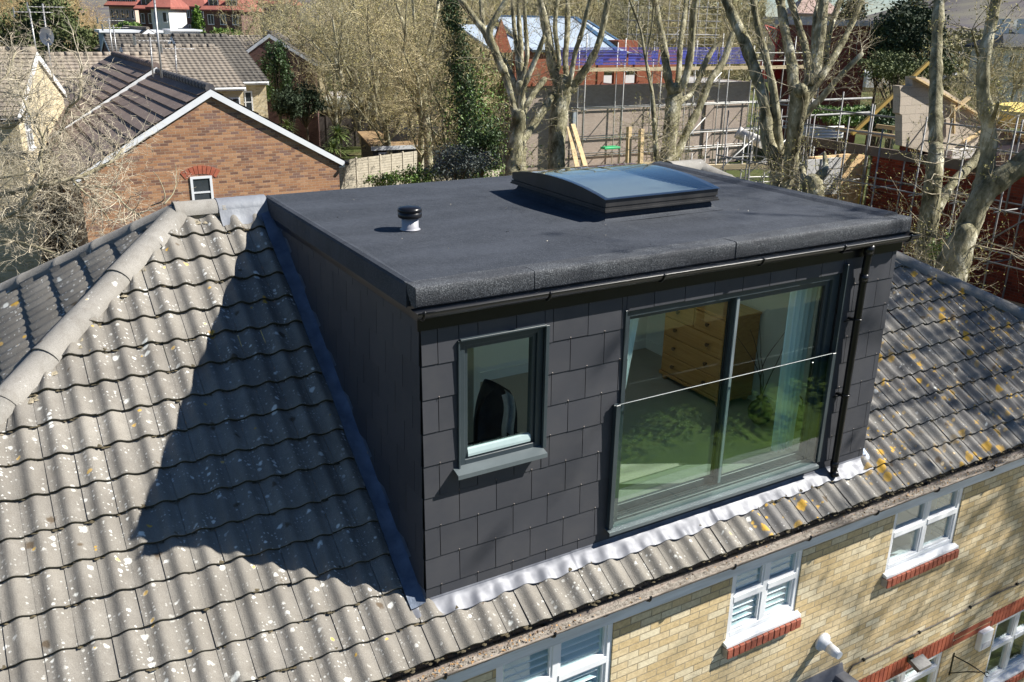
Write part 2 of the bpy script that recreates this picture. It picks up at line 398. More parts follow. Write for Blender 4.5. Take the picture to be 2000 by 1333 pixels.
house = empty('tiled_house', (0, 0, 0), 'yellow brick house in front with grey pantiled hipped roof and white windows', 'house')
SL = (YR-YE)/CP; NC = 16
front = tiled((0, YE, YE*SP/CP), (1, 0, 0), (0, CP, SP), (0, -SP, CP), XER, NC, GY/CP,
      lambda v: XEL+max(0, min(v, SL))*CP*LH, lambda v: XER-max(0, min(v, SL))*CP*RH,
      hole=lambda u, v, wv_: (0.06 < u < 4.70 and v*CP+YE > 0.02), off=-.187+.1975*.0, mats=[T_MAIN, MOSS_SHADE, T_RIGHT], parent=house,
      name='front_roof_tiles', split=lambda u, v: u > 4.6 or (u > 3.1 and v < .5))
# left hip end: slope faces -x
hw = (XL-XEL); pl = math.atan(ZR-YE*SP/CP > 0 and (ZR-YE*SP/CP)/hw); SPl, CPl = math.sin(pl), math.cos(pl)
YB = YR+(YR-YE)
SLl = hw/CPl
tiled((XEL, YE, YE*SP/CP), (0, -1, 0), (CPl, 0, SPl), (-SPl, 0, CPl), 8, 16, SLl/16.0,
      lambda v: -(YB-YE)+min(v, SLl)*CPl/LH, lambda v: -min(v, SLl)*CPl/LH, off=.05, mats=[T_MAIN, MOSS_SHADE], parent=house, name='side_roof_tiles', seed=2)
hwr = XER-XR; pr = math.atan((ZR-YE*SP/CP)/hwr); SPr, CPr = math.sin(pr), math.cos(pr); SLr = hwr/CPr
tiled((XER, YE, YE*SP/CP), (0, 1, 0), (-CPr, 0, SPr), (SPr, 0, CPr), 8, 18, SLr/18.0,
      lambda v: min(v, SLr)*CPr/RH, lambda v: (YB-YE)-min(v, SLr)*CPr/RH, off=.05, mats=[T_RIGHT, MOSS_SHADE], parent=house, name='side_roof_tiles', seed=3, ns=7)
tiled((0, YB, YE*SP/CP), (-1, 0, 0), (0, -CP, SP), (0, SP, CP), 6, NC, GY/CP,
      lambda v: -XER+min(v, SL)*CP*RH, lambda v: -XEL-min(v, SL)*CP*LH, off=.03, mats=[T_MAIN, MOSS_SHADE], parent=house, name='back_roof_tiles', seed=4, ns=6,
      hole=lambda u, v, wv_: False)

def ridge_run(p, q, name, rad=.125, seg=.46, mats=None, mort=True, seed=3, squash=.72, up=None):
    r = np.random.default_rng(seed); p, q = np.array(p, float), np.array(q, float); L = np.linalg.norm(q-p); d = (q-p)/L
    a = np.cross(d, (0, 0, 1)); a /= np.linalg.norm(a); b = np.cross(a, d)
    n = max(1, int(round(L/seg))); k = 11; mb = MB()
    for i in range(n):
        s0 = p+d*(L*i/n+.004); s1 = p+d*(L*(i+1)/n+.012)
        jr = 1+r.normal()*.015; dz = r.normal()*.004
        ang = np.linspace(-.08, math.pi+.08, k); pr_ = [(s0, rad*1.03*jr), (s0+d*.03, rad*1.03*jr), (s0+d*.035, rad*jr), (s1, rad*.99*jr)]
        V = []; 
        for c, rr in pr_:
            for t_ in ang: V.append(c+a*math.cos(t_)*rr+b*(math.sin(t_)*rr*squash*1.15+dz))
        V = np.array(V); F = [(m*k+j, m*k+j+1, (m+1)*k+j+1, (m+1)*k+j) for m in range(3) for j in range(k-1)]
        mb.add(V, F, 0, True)
        V2 = [s0+b*-.03]+[s0+a*math.cos(t_)*rad*1.0+b*math.sin(t_)*rad*squash*1.15 for t_ in ang]
        mb.add(V2, [(0, j, j+1) for j in range(1, k)], 1)
    mb.obox(p-a*.10-b*.15, a*.20, d*L, b*.165, 1)
    o = mb.build(name, mats or [RIDGE, MORTAR], house)
    return o, a, b, d, L
def lumps(pts, rad, name, m, parent, seed=1, k=6):
    r = np.random.default_rng(seed); mb = MB()
    for p_ in pts:
        s_ = rad*(.5+r.random()); t = np.arange(k)*2*math.pi/k
        V = [p_+np.array([0, 0, s_*.55])]+[p_+np.array([math.cos(x)*s_*(.7+.6*r.random()), math.sin(x)*s_*(.7+.6*r.random()), 0]) for x in t]
        mb.add(V, [(0, 1+i, 1+(i+1) % k) for i in range(k)], 0, True)
    o = mb.build(name, m, parent); o['kind'] = 'stuff'; return o
EPS = .0
hipL = (np.array([XEL, YE, YE*SP/CP+EPS]), np.array([XL, YR, ZR+EPS]))
hipR = (np.array([XER, YE, YE*SP/CP+EPS]), np.array([XR, YR, ZR+EPS]))
hipBL = (np.array([XEL, YB, YE*SP/CP+EPS]), np.array([XL, YR, ZR+EPS]))
hipBR = (np.array([XER, YB, YE*SP/CP+EPS]), np.array([XR, YR, ZR+EPS]))
for i, (p_, q_) in enumerate((hipL, hipR, hipBL, hipBR)): ridge_run(p_, q_, 'hip_ridge', seed=10+i)
ridge_run((XL-.05, YR, ZR+EPS), (-.06, YR, ZR+EPS), 'ridge_tiles', seed=31)
ridge_run((4.9, YR, ZR+EPS), (XR+.05, YR, ZR+EPS), 'ridge_tiles', seed=32)
# crumbling mortar beside the hips
for (p_, q_), sg, nm in ((hipL, 1, 'a'), (hipR, -1, 'b')):
    d_ = (q_-p_); L_ = np.linalg.norm(d_); d_ = d_/L_; side = np.array([sg*.148, -.04, -.052]); pts = []
    for i in range(int(L_/.006)):
        pts.append(p_+d_*i*.006+side+rng.normal(size=3)*np.array([.014, .014, .005])+np.array([0, 0, .026]))
    lumps(pts, .022, 'hip_mortar', MORTAR, house, seed=5+sg)
pts = [np.array([XL+.1+x, YR-.135, ZR-.075])+rng.normal(size=3)*np.array([.004, .015, .006]) for x in np.arange(0, .62, .014)]
lumps(pts, .03, 'ridge_mortar', MORTAR, house, seed=9)
# moss clinging under the course edges, here and there
pts = []
for c in range(NC):
    for _ in range(170):
        x = rng.uniform(-4.5, 9.5); y = YE+c*GY
        if (0 < x < 4.7 and y > 0): continue
        if x < XEL+(y-YE)*LH+.1 or x > XER-(y-YE)*RH-.1: continue
        t = ((x+.187)/.1975+.5) % 1-.5; pts.append(np.array([x, y-.008, y*SP/CP+wave(t)*CP+.016]))
        if rng.random() < .4: pts.append(pts[-1]+np.array([.03, -.004, .0]))
lumps(pts, .019, 'moss_tufts', MOSS2, house, seed=12)
# grey lead capping where the ridge meets the dormer
mb = MB(); k = 10; xs = np.linspace(-.50, -.045, 12); ang = np.linspace(-.05, math.pi+.05, 16)
X = np.array([[x]*16 for x in xs]); rr = .127+.0015*np.sin(xs*60)[:, None]
Yg = YR+np.cos(ang)[None]*rr*-1.0*-1; Zg = ZR+EPS+np.sin(ang)[None]*rr*.84
mb.grid(X, Yg, Zg+0*X); xs2 = np.linspace(-.50, -.045, 30)
vv = np.linspace(0, 1, 6)
tt = ((xs2+.187)/.1975+.5) % 1-.5
mb.grid(np.repeat(xs2[:, None], 6, 1), YR-.125-.10*vv[None]+0*xs2[:, None], ZR-.125*SP/CP-.10*vv[None]*SP/CP+.062+(wave(tt)-.02)[:, None]*vv[None]*.8+.045*np.exp(-(vv[None]/.2)**2))
mb.build('lead_ridge_cap', pm('painted_lead', (.22, .235, .26), (.17, .18, .205), 5, .6, bump=.006, bscale=12), house)

# ------------------------------------------------------------------ house walls, eaves
WY = -.15
WIN = [(0.52, 1.66, -1.62), (3.0, 3.92, -1.42), (5.26, 6.42, -1.42), (7.9, 8.83, -1.42)]   # x0, x1, sill z (top at -.60)
wallz = -.56
ops = [(a, b, zs, -.60) for a, b, zs in WIN] + [(5.3, 6.72, -5.0, -2.96), (7.78, 8.82, -4.02, -2.96)]
def wall_with_holes(mb, x0, x1, z0, z1, y, th, holes, mi=0):
    xs = sorted({x0, x1} | {h[0] for h in holes} | {h[1] for h in holes}); zs = sorted({z0, z1} | {h[2] for h in holes} | {h[3] for h in holes})
    xs = [x for x in xs if x0 <= x <= x1]; zs = [z for z in zs if z0 <= z <= z1]
    for i in range(len(xs)-1):
        run = None
        for j in range(len(zs)-1):
            cx, cz = (xs[i]+xs[i+1])/2, (zs[j]+zs[j+1])/2
            solid = not any(h[0] < cx < h[1] and h[2] < cz < h[3] for h in holes)
            if solid:
                if run is None: run = zs[j]
            if (not solid or j == len(zs)-2) and run is not None:
                mb.box((xs[i], y, run), (xs[i+1], y+th, zs[j+1] if solid else zs[j]), mi); run = None
WXL, WXR = XEL+.35, XER-.3
mb = MB(); wall_with_holes(mb, WXL, WXR, Z0-.05, -.38, WY, .28, ops)
mb.box((WXL, WY+.28, Z0-.05), (WXL+.28, YB-.28, -.38)); mb.box((WXR-.28, WY+.28, Z0-.05), (WXR, YB-.28, -.38)); mb.box((WXL, YB-.28, Z0-.05), (WXR, YB, -.38))
mb.build('brick_wall', SB, house)
mb = MB(); mb.box((XEL+.05, -.318, -.50), (XER-.05, -.293, -.315)); mb.box((XEL+.05, -.293, -.498), (XER-.05, WY-.002, -.485))
mb.build('fascia', WHITED, house)
# gutter: a half-round trough full of dust and twigs
mb = MB(); ang = np.linspace(math.pi, 2*math.pi, 9); xs = np.linspace(XEL, XER, 60)
sag = .004*np.sin(xs*1.3)
for rr, fl in ((.052, 0), (.047, 1)):
    mb.grid(np.repeat(xs[:, None], 9, 1), -.372+np.cos(ang)[None]*rr+0*xs[:, None], -.283+sag[:, None]+np.sin(ang)[None]*rr*1.0)
mb.box((XEL, -.43, -.287), (XER, -.419, -.279)); gut = mb.build('gutter', GUTM, house)
mb = MB(); n_ = 260; m_ = 6
xs = np.linspace(XEL+.05, XER-.05, n_); ys = np.linspace(-.417, -.327, m_)
mb.grid(np.repeat(xs[:, None], m_, 1), np.repeat(ys[None], n_, 0), -.302+rng.normal(size=(n_, m_))*.006+0*xs[:, None]); mb.build('gutter_dust', pm('gutter_dust', (.34, .31, .27), (.13, .11, .09), 30, .95, bump=.01, bscale=80), house)
mb = MB()
for x in np.arange(XEL+.4, XER, .92):
    mb.tube([(x, -.372+math.cos(t)*.058, -.283+math.sin(t)*.058) for t in np.linspace(math.pi*.95, 2.05*math.pi, 8)], .011, 6)
mb.build('gutter_bracket', BLACKP, house)
# black comb filler under the first course, with its teeth
mb = MB(); xs = np.arange(XEL+.1, XER-.1, .0115); nT = len(xs)
t_ = ((xs+.187)/.1975+.5) % 1-.5; zt = YE*SP/CP+wave(t_)+.006
P0 = np.stack([xs, np.full(nT, YE+.012), zt-.012], 1); P1 = P0+np.stack([rng.normal(size=nT)*.003, np.full(nT, -.024)-rng.random(nT)*.02, np.full(nT, -.035)+rng.normal(size=nT)*.006], 1)
mb.segs(P0, P1, .0022, .0014, 3); mb.box((XEL+.1, YE+.02, YE*SP/CP-.09), (XER-.1, YE+.04, YE*SP/CP+.022)); mb.build('eaves_comb', BLACKP, house)
# twigs, dead leaves and moss in the gutter line
pts = []
for _ in range(520):
    x = rng.choice([rng.uniform(XEL+.1, XER-.3), rng.normal(5.6, 1.1), rng.normal(.3, .5)]); pts.append((x, rng.uniform(-.42, -.33), -.292+rng.random()*.014))
mb = MB(); mb.cards(np.array(pts), .010); mb.build('gutter_leaves', pm('dead_leaf', (.5, .30, .12), (.22, .12, .05), 50, .9), house)
pts = [np.array([x, YE-.005+rng.normal()*.008, YE*SP/CP+wave(((x+.187)/.1975+.5) % 1-.5)-.005]) for x in np.concatenate([rng.uniform(3.2, 9.5, 260), rng.uniform(-.5, 3.2, 90)])]
lumps(pts, .016, 'eaves_moss', MOSS2, house, seed=15)

def white_window(x0, x1, z0, z1, y, par, shutters=False, plant=False, sill=True, rows=(.42,), name='white_window'):
    """casement: frame, a mullion and a transom, panes, projecting cill"""
    f = MB(); w_ = .055; d0, d1 = y+.012, y+.09
    if sill: z0s = z0+.055
    else: z0s = z0
    f.box((x0, d0, z0s), (x0+w_, d1, z1), 0, .004); f.box((x1-w_, d0, z0s), (x1, d1, z1), 0, .004)
    f.box((x0+w_, d0, z1-w_), (x1-w_, d1, z1), 0, .004); f.box((x0+w_, d0, z0s), (x1-w_, d1, z0s+w_), 0, .004)
    xm = (x0+x1)/2; f.box((xm-.032, d0+.004, z0s+w_), (xm+.032, d1, z1-w_), 0, .003)
    zt = z1-(z1-z0)*rows[0]
    f.box((x0+w_, d0-.004, zt-.032), (xm-.032, d1, zt+.032), 0, .003); f.box((xm+.032, d0-.004, zt-.032), (x1-w_, d1, zt+.032), 0, .003)
    for a, b in ((x0+w_, xm-.032), (xm+.032, x1-w_)):
        for c, d in ((z0s+w_, zt-.032), (zt+.032, z1-w_)):
            for (p, q, r_, s_) in ((a, a+.022, c, d), (b-.022, b, c, d)): f.box((p, d0+.012, r_), (q, d1-.01, s_))
            for (r_, s_) in ((c, c+.022), (d-.022, d)): f.box((a+.022, d0+.012, r_), (b-.022, d1-.01, s_))
    wi = f.build('window', WHITE, par)
    g = MB(); g.box((x0+w_*.5, d0+.04, z0s+w_*.5), (x1-w_*.5, d0+.046, z1-w_*.5)); g.build('pane', GLASSW, wi)
    if sill:
        s_ = MB(); s_.poly([(x0-.03, y+.034, z0+.055), (x0-.03, y-.055, z0+.030), (x0-.03, y-.055, z0+.002), (x0-.03, y+.034, z0+.002)], (x1-x0+.06, 0, 0)); s_.build('sill', WHITE, wi)
    return wi
def brick_sill(x0, x1, z, y, par):
    m = MB(); n = int(round((x1-x0)/.078)); dx = (x1-x0)/n
    for i in range(n):
        j = rnd.uniform(-.002, .002); a = x0+i*dx
        m.cbox((a+.004, y-.075+j, z-.105), (a+dx-.004, y-.002, z-.002), .004)
    m.box((x0, y-.066, z-.10), (x1, y-.001, z-.008), 1)
    return m.build('brick_sill', [pm('red_engineering_brick', (.36, .10, .055), (.22, .055, .03), 14, .7, bump=.003), pm('grey_mortar', (.5, .43, .36), None, 20, .9)], par)
for i, (a, b, zs) in enumerate(WIN):
    white_window(a, b, zs, -.60, WY, house, rows=(.42,)); brick_sill(a-.03, b+.03, zs-.003, WY, house)
white_window(7.78, 8.82, -4.02, -2.96, WY, house); brick_sill(7.75, 8.85, -4.023, WY, house)
# boards closing the gap above the upstairs windows
# rooms behind the windows and shutters
mb = MB()
for (x0, x1, z0, z1) in ((0.3, 2.4, -2.6, -.5), (2.6, 4.4, -2.6, -.5), (4.6, 7.0, -2.6, -.5), (7.3, 9.2, -2.6, -.5), (4.9, 7.2, -5.05, -2.75), (7.4, 9.2, -5.05, -2.75)):
    mb.box((x0, 2.6, z0), (x1, 2.65, z1)); mb.box((x0, .15, z0-.03), (x1, 2.6, z0)); mb.box((x0, .15, z1), (x1, 2.6, z1+.03)); mb.box((x0-.03, .15, z0), (x0, 2.6, z1)); mb.box((x1, .15, z0), (x1+.03, 2.6, z1))
mb.build('room_walls', INW, house)
SHUT = pm('white_shutter', (.62, .72, .74), (.55, .66, .68), 3, .6)
for (a, b, zs) in WIN[:2]:
    m = MB(); 
    for (p, q) in ((a+.06, (a+b)/2-.01), ((a+b)/2+.01, b-.06)):
        m.box((p, -.09, zs+.06), (p+.045, -.06, -.62)); m.box((q-.045, -.09, zs+.06), (q, -.06, -.62))
        for z in np.arange(zs+.12, -.66, .072): m.obox((p+.045, -.10, z), (q-p-.09, 0, 0), (0, .05, .040), (0, -.004, .006))
    m.build('shutter', SHUT, house)
m = MB(); m.box((5.3, -.10, -1.40), (6.38, .10, -1.385)); m.build('window_board', WHITE, house)
m = MB(); m.lathe((6.0, .03, -1.385), [(0, 0), (.05, 0), (.065, .13), (.07, .135), (.06, .14), (0, .13)], 14); 
pp = np.array([(6.0, .09, -1.25)])+rng.normal(size=(60, 3))*np.array([.06, .04, .08])+np.array([0, 0, .1]); 
po = m.build('plant_pot', WHITE, None); tag(po, 'small white pot on the window board behind the upstairs white window beside the lead roof', 'pot')
po['label'] = 'small white pot standing inside the upstairs window nearest the downpipe'
# ground-floor openings: red soldier lintels and white patio door
mb = MB()
for (x0, x1) in ((4.6, 6.86), (7.62, 9.0)):
    n = int((x1-x0)/.075)
    for i in range(n): mb.cbox((x0+i*.075+.004, WY-.012, -2.955), (x0+(i+1)*.075-.004, WY+.05, -2.745), .003)
    mb.box((x0, WY-.006, -2.955), (x1, WY-.001, -2.745), 1)
for z in (-2.83,):
    for i in range(9): pass
mb.box((6.87, WY-.010, -2.86), (9.9, WY-.001, -2.80)); mb.box((6.87, WY-.010, -2.95), (7.6, WY-.001, -2.89))
mb.build('red_lintel', [pm('red_brick_soldier', (.40, .105, .05), (.27, .065, .035), 9, .85, bump=.003), pm('pale_mortar', (.5, .3, .22), None, 20, .9)], house)
white_window(5.3, 6.72, -5.0, -2.96, WY, house, sill=False, rows=(.0,) if False else (.12,))

# ------------------------------------------------------------------ the dormer
W_ = 4.757; TOP = 2.466
dormer = empty('dormer', (0, 0, 0), 'black slate-clad flat-roofed dormer standing on the grey tiled roof', 'dormer')
DOOR = (1.69, 4.06, .19, 2.035); WND = (.28, .965, 1.05, 2.045)
def slates(mb, u0, u1, z0, z1, holes, put, per, slope=None, seed=4):
    """rows of slates; put(u, z, out) gives the point"""
    r = np.random.default_rng(seed); G = .25; n = 0
    k0 = int(math.floor((z0-.156)/G))
    for k in range(k0, 14):
        za, zb = .156+G*k, .156+G*(k+1)
        if za >= z1: break
        off = .278 if k % 2 == 0 else .426
        j0 = math.floor((u0-off)/.305)
        for j in range(j0, int((u1-u0)/.305)+3):
            a, b = off+.305*j, off+.305*(j+1)
            a, b = max(a, u0), min(b, u1); c, d = max(za, z0), min(zb, z1)
            if b-a < .012 or d-c < .012: continue
            if slope and d < slope(b)-.02: continue
            pcs = [(a, b, c, d)]
            for h in holes:
                new = []
                for (p, q, s_, t_) in pcs:
                    if q <= h[0] or p >= h[1] or t_ <= h[2] or s_ >= h[3]: new.append((p, q, s_, t_)); continue
                    if p < h[0]: new.append((p, h[0], s_, t_))
                    if q > h[1]: new.append((h[1], q, s_, t_))
                    p2, q2 = max(p, h[0]), min(q, h[1])
                    if s_ < h[2]: new.append((p2, q2, s_, h[2]))
                    if t_ > h[3]: new.append((p2, q2, h[3], t_))
                pcs = new
            rv = r.random(); jz = r.normal()*.0012; jo = abs(r.normal())*.0009
            for (p, q, s_, t_) in pcs:
                if q-p < .012 or t_-s_ < .010: continue
                g = .0028; o0 = .004; lean = .0065*(t_-s_)/G
                s_ = s_+.0035
                V = [put(p+g, s_+jz, o0+lean+.005+jo), put(q-g, s_+jz, o0+lean+.005+jo), put(q-g, t_, o0+.005), put(p+g, t_, o0+.005),
                     put(p+g, s_+jz, o0+lean-.001), put(q-g, s_+jz, o0+lean-.001), put(q-g, t_, o0-.001), put(p+g, t_, o0-.001)]
                mb.add(V, [(0,1,2,3),(7,6,5,4),(0,4,5,1),(1,5,6,2),(2,6,7,3),(3,7,4,0)]); per += [rv]*6
    return mb
mb = MB(); per = []
slates(mb, 0, W_, -.06, 2.30, [DOOR, WND], lambda u, z, o: (u, -o, z), per)
o = mb.build('front_slates', SLATE, dormer); jattr(o, per)
mb = MB(); per = []
slates(mb, 0, 3.4, -.06, 2.32, [], lambda u, z, o: (-o, u, z), per, slope=lambda u: u*SP/CP-.1, seed=6)
o = mb.build('side_slates', SLATE, dormer); jattr(o, per)
mb = MB(); per = []
slates(mb, 0, 3.4, -.06, 2.32, [], lambda u, z, o: (W_+o, u, z), per, slope=lambda u: u*SP/CP-.1, seed=7)
o = mb.build('side_slates', SLATE, dormer); jattr(o, per)
# copper fixings at the slate corners
mb = MB(); 
for k in range(0, 9):
    off = .278 if k % 2 == 0 else .426
    for j in range(-1, 16):
        x = off+.305*j+.152; z = .156+.25*k+.012
        if 0.03 < x < W_-.03 and not any(h[0]-.02 < x < h[1]+.02 and h[2]-.02 < z < h[3]+.02 for h in (DOOR, WND)):
            mb.cbox((x-.005, -.0185, z-.004), (x+.005, -.0105, z+.004), .0015)
            mb.segs([(x, -.016, z)], [(x+rnd.uniform(-.003, .003), -.020, z-.016)], .0022, .0012, 4)
mb.build('slate_hook', pm('copper_hook', (.16, .14, .13), None, 20, .5, .6), dormer)
# sheathing behind the slates
SHEATH = pm('black_membrane', (.012, .012, .014), None, 4, .8)
mb = MB(); wall_with_holes(mb, .005, W_-.005, -.06, 2.30, .003, .14, [DOOR, WND])
for x in (.0025, W_-.1425): mb.poly([(x, .145, -.0), (x, 3.30, 2.30), (x, .145, 2.30)], (.14, 0, 0))
mb.build('sheathing', SHEATH, dormer)
# felt roof with a hole for the rooflight
RLX = (2.34, 3.34); RLY = (1.15, 2.45)
mb = MB()
def feltgrid(x0, x1, y0, y1, z=TOP):
    nx, ny = max(2, int((x1-x0)/.04)), max(2, int((y1-y0)/.04)); xs, ys = np.linspace(x0, x1, nx), np.linspace(y0, y1, ny)
    X, Y = np.meshgrid(xs, ys, indexing='ij'); Zz = z+.0025*np.sin(X*2.3+1)*np.cos(Y*3.1)+.0015*np.sin(X*7+Y*5)
    Zz = np.where((X <= x0+1e-6) | (X >= x1-1e-6) | (Y <= y0+1e-6) | (Y >= y1-1e-6), z, Zz)
    mb.grid(X, Y, Zz)
for q in ((-.02, RLX[0], .10, 3.40), (RLX[1], 4.66, .10, 3.40), (RLX[0], RLX[1], .10, RLY[0]), (RLX[0], RLX[1], RLY[1], 3.40)): feltgrid(*q)
mb.box((-.02, .10, 2.335), (RLX[0], 3.40, TOP-.004)); mb.box((RLX[1], .10, 2.335), (4.66, 3.40, TOP-.004)); mb.box((RLX[0], .10, 2.335), (RLX[1], RLY[0], TOP-.004)); mb.box((RLX[0], RLY[1], 2.335), (RLX[1], 3.40, TOP-.004))
mb.build('felt_roof', FELT, dormer)
mb = MB(); js = [-.048, .841, 1.771, 2.700, 3.642, 4.62, 4.82]
for i in range(6):
    a, b = js[i], js[i+1]+(.0 if i == 5 else .012); o_ = .0035*(i % 2)+.002*(i == 3); n_ = 14
    prof = [(.13, TOP+.001), (.05, TOP+.003), (-.034, TOP+.004), (-.047, TOP+.001), (-.055, TOP-.008), (-.057, TOP-.03), (-.058, 2.345), (-.050, 2.333), (.02, 2.333)]
    xs = np.linspace(a, b, n_); Y = np.array([[p[0]-(o_ if p[0] < 0 else 0) for p in prof]]*n_); Zz = np.array([[p[1]+o_*.6*(p[0] < .1) for p in prof]]*n_)
    wob = np.array([rng.normal()*.0016 for _ in range(n_)])[:, None]; Y = Y+wob*(np.array([p[0] for p in prof]) < 0)[None]
    mb.grid(np.repeat(xs[:, None], len(prof), 1), Y, Zz)
    for x_, s_ in ((a, 1), (b, -1)):
        mb.add([(x_, p[0]-(o_ if p[0] < 0 else 0), p[1]+o_*.6*(p[0] < .1)) for p in prof], [tuple(range(len(prof)))[::s_]])
mb.build('felt_front_edge', FELTE, dormer)
mb = MB()   # raised edges at both sides and the back
mb.poly([(4.60, .09, TOP-.003), (4.665, .09, TOP+.022), (4.76, .09, TOP+.030), (4.815, .09, TOP+.018), (4.822, .09, 2.345), (4.60, .09, 2.345)], (0, 3.32, 0))
mb.poly([(.03, .09, TOP-.003), (-.01, .09, TOP+.006), (-.040, .09, TOP-.002), (-.051, .09, TOP-.02), (-.053, .09, 2.30), (.03, .09, 2.335)], (0, 3.32, 0))
mb.poly([(-.05, 3.39, TOP-.003), (-.05, 3.405, TOP+.004), (-.05, 3.425, TOP-.01), (-.05, 3.43, TOP-.05), (-.05, 3.43, 2.28), (-.05, 3.39, 2.28)], (4.87, 0, 0))
mb.build('felt_side_edge', FELT, dormer)
mb = MB(); mb.box((-.030, -.030, 2.165), (W_+.03, -.012, 2.333)); mb.box((-.034, -.010, 2.24), (-.018, 3.35, 2.335)); mb.box((W_+.018, -.010, 2.24), (W_+.034, 3.35, 2.335))
mb.build('fascia_board', BLACKP, dormer)
m = MB(); q = np.stack([rng.uniform(.1, 4.5, 46), rng.uniform(.15, 3.2, 46), np.full(46, TOP+.006)], 1); m.cards(q, .007); _o = m.build('roof_debris', pm('pale_debris', (.45, .42, .36), (.12, .10, .07), 9, .9), dormer); _o['kind'] = 'stuff'
# gutter along the dormer front
mb = MB(); ang = np.linspace(math.pi*1.0, 2*math.pi, 12); xs = np.linspace(-.075, 4.86, 40)
for rr in (.053, .049): mb.grid(np.repeat(xs[:, None], 12, 1), -.088+np.cos(ang)[None]*rr+0*xs[:, None], 2.322+np.sin(ang)[None]*rr+0*xs[:, None]+.003*np.sin(xs*1.1)[:, None])
mb.tube([(x, -.141, 2.324+.003*math.sin(x*1.1)) for x in xs], .0055, 6)
for x in (-.075, 4.86):
    V = [(x, -.088, 2.322)]+[(x, -.088+math.cos(t)*.053, 2.322+math.sin(t)*.053) for t in ang]
    mb.add(V, [(0, j, j+1) for j in range(1, 12)])
mb.box((-.075, -.036, 2.305), (4.86, -.0315, 2.33))
gu = mb.build('gutter', BLACKP, dormer)
for x in (-.03, .92, 1.92, 2.93, 3.88, 4.74):
    m = MB(); m.tube([(x, -.088+math.cos(t)*.058, 2.322+math.sin(t)*.058) for t in np.linspace(math.pi*.92, 2.04*math.pi, 12)]+[(x, -.036, 2.335)], .008, 6); m.box((x-.011, -.149, 2.318), (x+.011, -.136, 2.333)); m.build('gutter_bracket', BLACKP, gu)
m = MB(); m.box((3.85, -.150, 2.266), (3.98, -.034, 2.272)); m.build('gutter_union', BLACKP, gu)
m = MB(); DX = 4.262
m.tube([(DX, -.088, 2.30), (DX, -.088, 2.20), (DX, -.085, 2.14), (DX, -.078, 2.0), (DX, -.078, .12), (DX, -.082, .06), (DX, -.10, .02)], .034, 14); m.tube([(DX, -.088, 2.285), (DX, -.088, 2.20)], .045, 14)
m.tube([(DX, -.078, 2.02), (DX, -.078, 1.95)], .040, 14); m.tube([(DX, -.078, .17), (DX, -.078, .11)], .040, 14); m.tube([(DX, -.082, .06), (DX, -.108, .012)], .040, 14)
dp = m.build('downpipe', BLACKP, dormer)
for z in (.86, 1.60):
    m = MB(); m.tube([(DX+math.cos(t)*.038, -.078+math.sin(t)*.038, z) for t in np.linspace(0, 2*math.pi, 13)], .008, 6); m.box((DX-.055, -.078, z-.012), (DX-.03, -.016, z+.012)); m.tube([(DX-.04, -.078, z), (DX-.10, -.02, z-.03)], .006, 6); m.build('bracket', BLACKP, dp)
# lead flashings
def tz(x, y, lift=.042):
    t = ((x+.187)/.1975+.5) % 1-.5; return y*SP/CP+(wave(t)+lift)*CP
xs = np.linspace(.03, 4.80, 420); sv = np.linspace(0, 1, 9)
edge = -.128+.012*np.sin(xs*2.1)+.008*np.sin(xs*9.3+1)+rng.normal(size=420).cumsum()*.0004
X = np.repeat(xs[:, None], 9, 1); Y = .0-.014+(edge[:, None]+.014)*sv[None]
sm_ = .75-.25*np.sin(X*3.7); Zt = tz(X, Y, .036)
Zm = Y*SP/CP+(.043*.62+.036)*CP
crk = .004*np.sin(X*31+4*np.sin(X*5))*sv[None]+.005*np.abs(np.sin(X*12.3+2*np.sin(X*3)))*np.sin(sv[None]*3.1)
Z = Zm+.012*CP+(Zt-Zm)*np.clip(sv[None]*1.15, 0, 1)*.42+crk*.55+.012*np.exp(-(sv[None]/.12)**2)
for x0 in (1.28, 2.75, 4.05): Z += .004*(X > x0)*(X < x0+1.5)
mb = MB(); mb.grid(X, Y, Z); mb.grid(X[:, :1].repeat(2, 1), np.stack([0*xs-.014, 0*xs-.020], 1), np.stack([Z[:, 0]+.012, Z[:, 0]], 1))
mb.grid(X[:, -1:].repeat(2, 1), Y[:, -1:].repeat(2, 1), np.stack([Z[:, -1], Z[:, -1]-.005], 1)); mb.build('apron_flashing', LEAD, dormer)
ys = np.linspace(-.035, 3.28, 160); sx = np.linspace(0, 1, 6); Y = np.repeat(ys[:, None], 6, 1)
wdt = .118+.004*np.sin(ys*7)-.012*np.sin(ys*1.1); X = -.012-(wdt[:, None])*sx[None]
Zb = Y*SP/CP+(.086)*CP; Z = Zb+.022*(1-sx[None])**2+.004*np.sin(Y*21+X*8)*sx[None]+.010*(((Y-YE)/GY) % 1-.5)*-1*sx[None]
mb = MB(); mb.grid(X, Y, Z); mb.grid(np.stack([0*ys-.0115, 0*ys-.0125], 1), np.repeat(ys[:, None], 2, 1), np.stack([Z[:, 0]+.07, Z[:, 0]], 1))
mb.grid(np.repeat(X[:, -1:], 2, 1), np.repeat(ys[:, None], 2, 1), np.stack([Z[:, -1], Z[:, -1]-.02], 1)); mb.build('side_flashing', LEADD, dormer)
mb = MB(); xs2 = np.linspace(-.125, .055, 24); ys2 = np.linspace(-.085, .012, 12); X, Y = np.meshgrid(xs2, ys2, indexing='ij')
Z = Y*SP/CP+.052*CP+.010*np.exp(-((Y-.01)/.03)**2)+.004*np.sin(X*60)+.006*np.sin(Y*40+X*20); mb.grid(X, Y, Z); mb.build('corner_flashing', LEAD, dormer)
mb = MB(); ys = np.linspace(-.03, 3.2, 80); sx = np.linspace(0, 1, 5); Y = np.repeat(ys[:, None], 5, 1); X = W_+.012+.11*sx[None]+0*Y
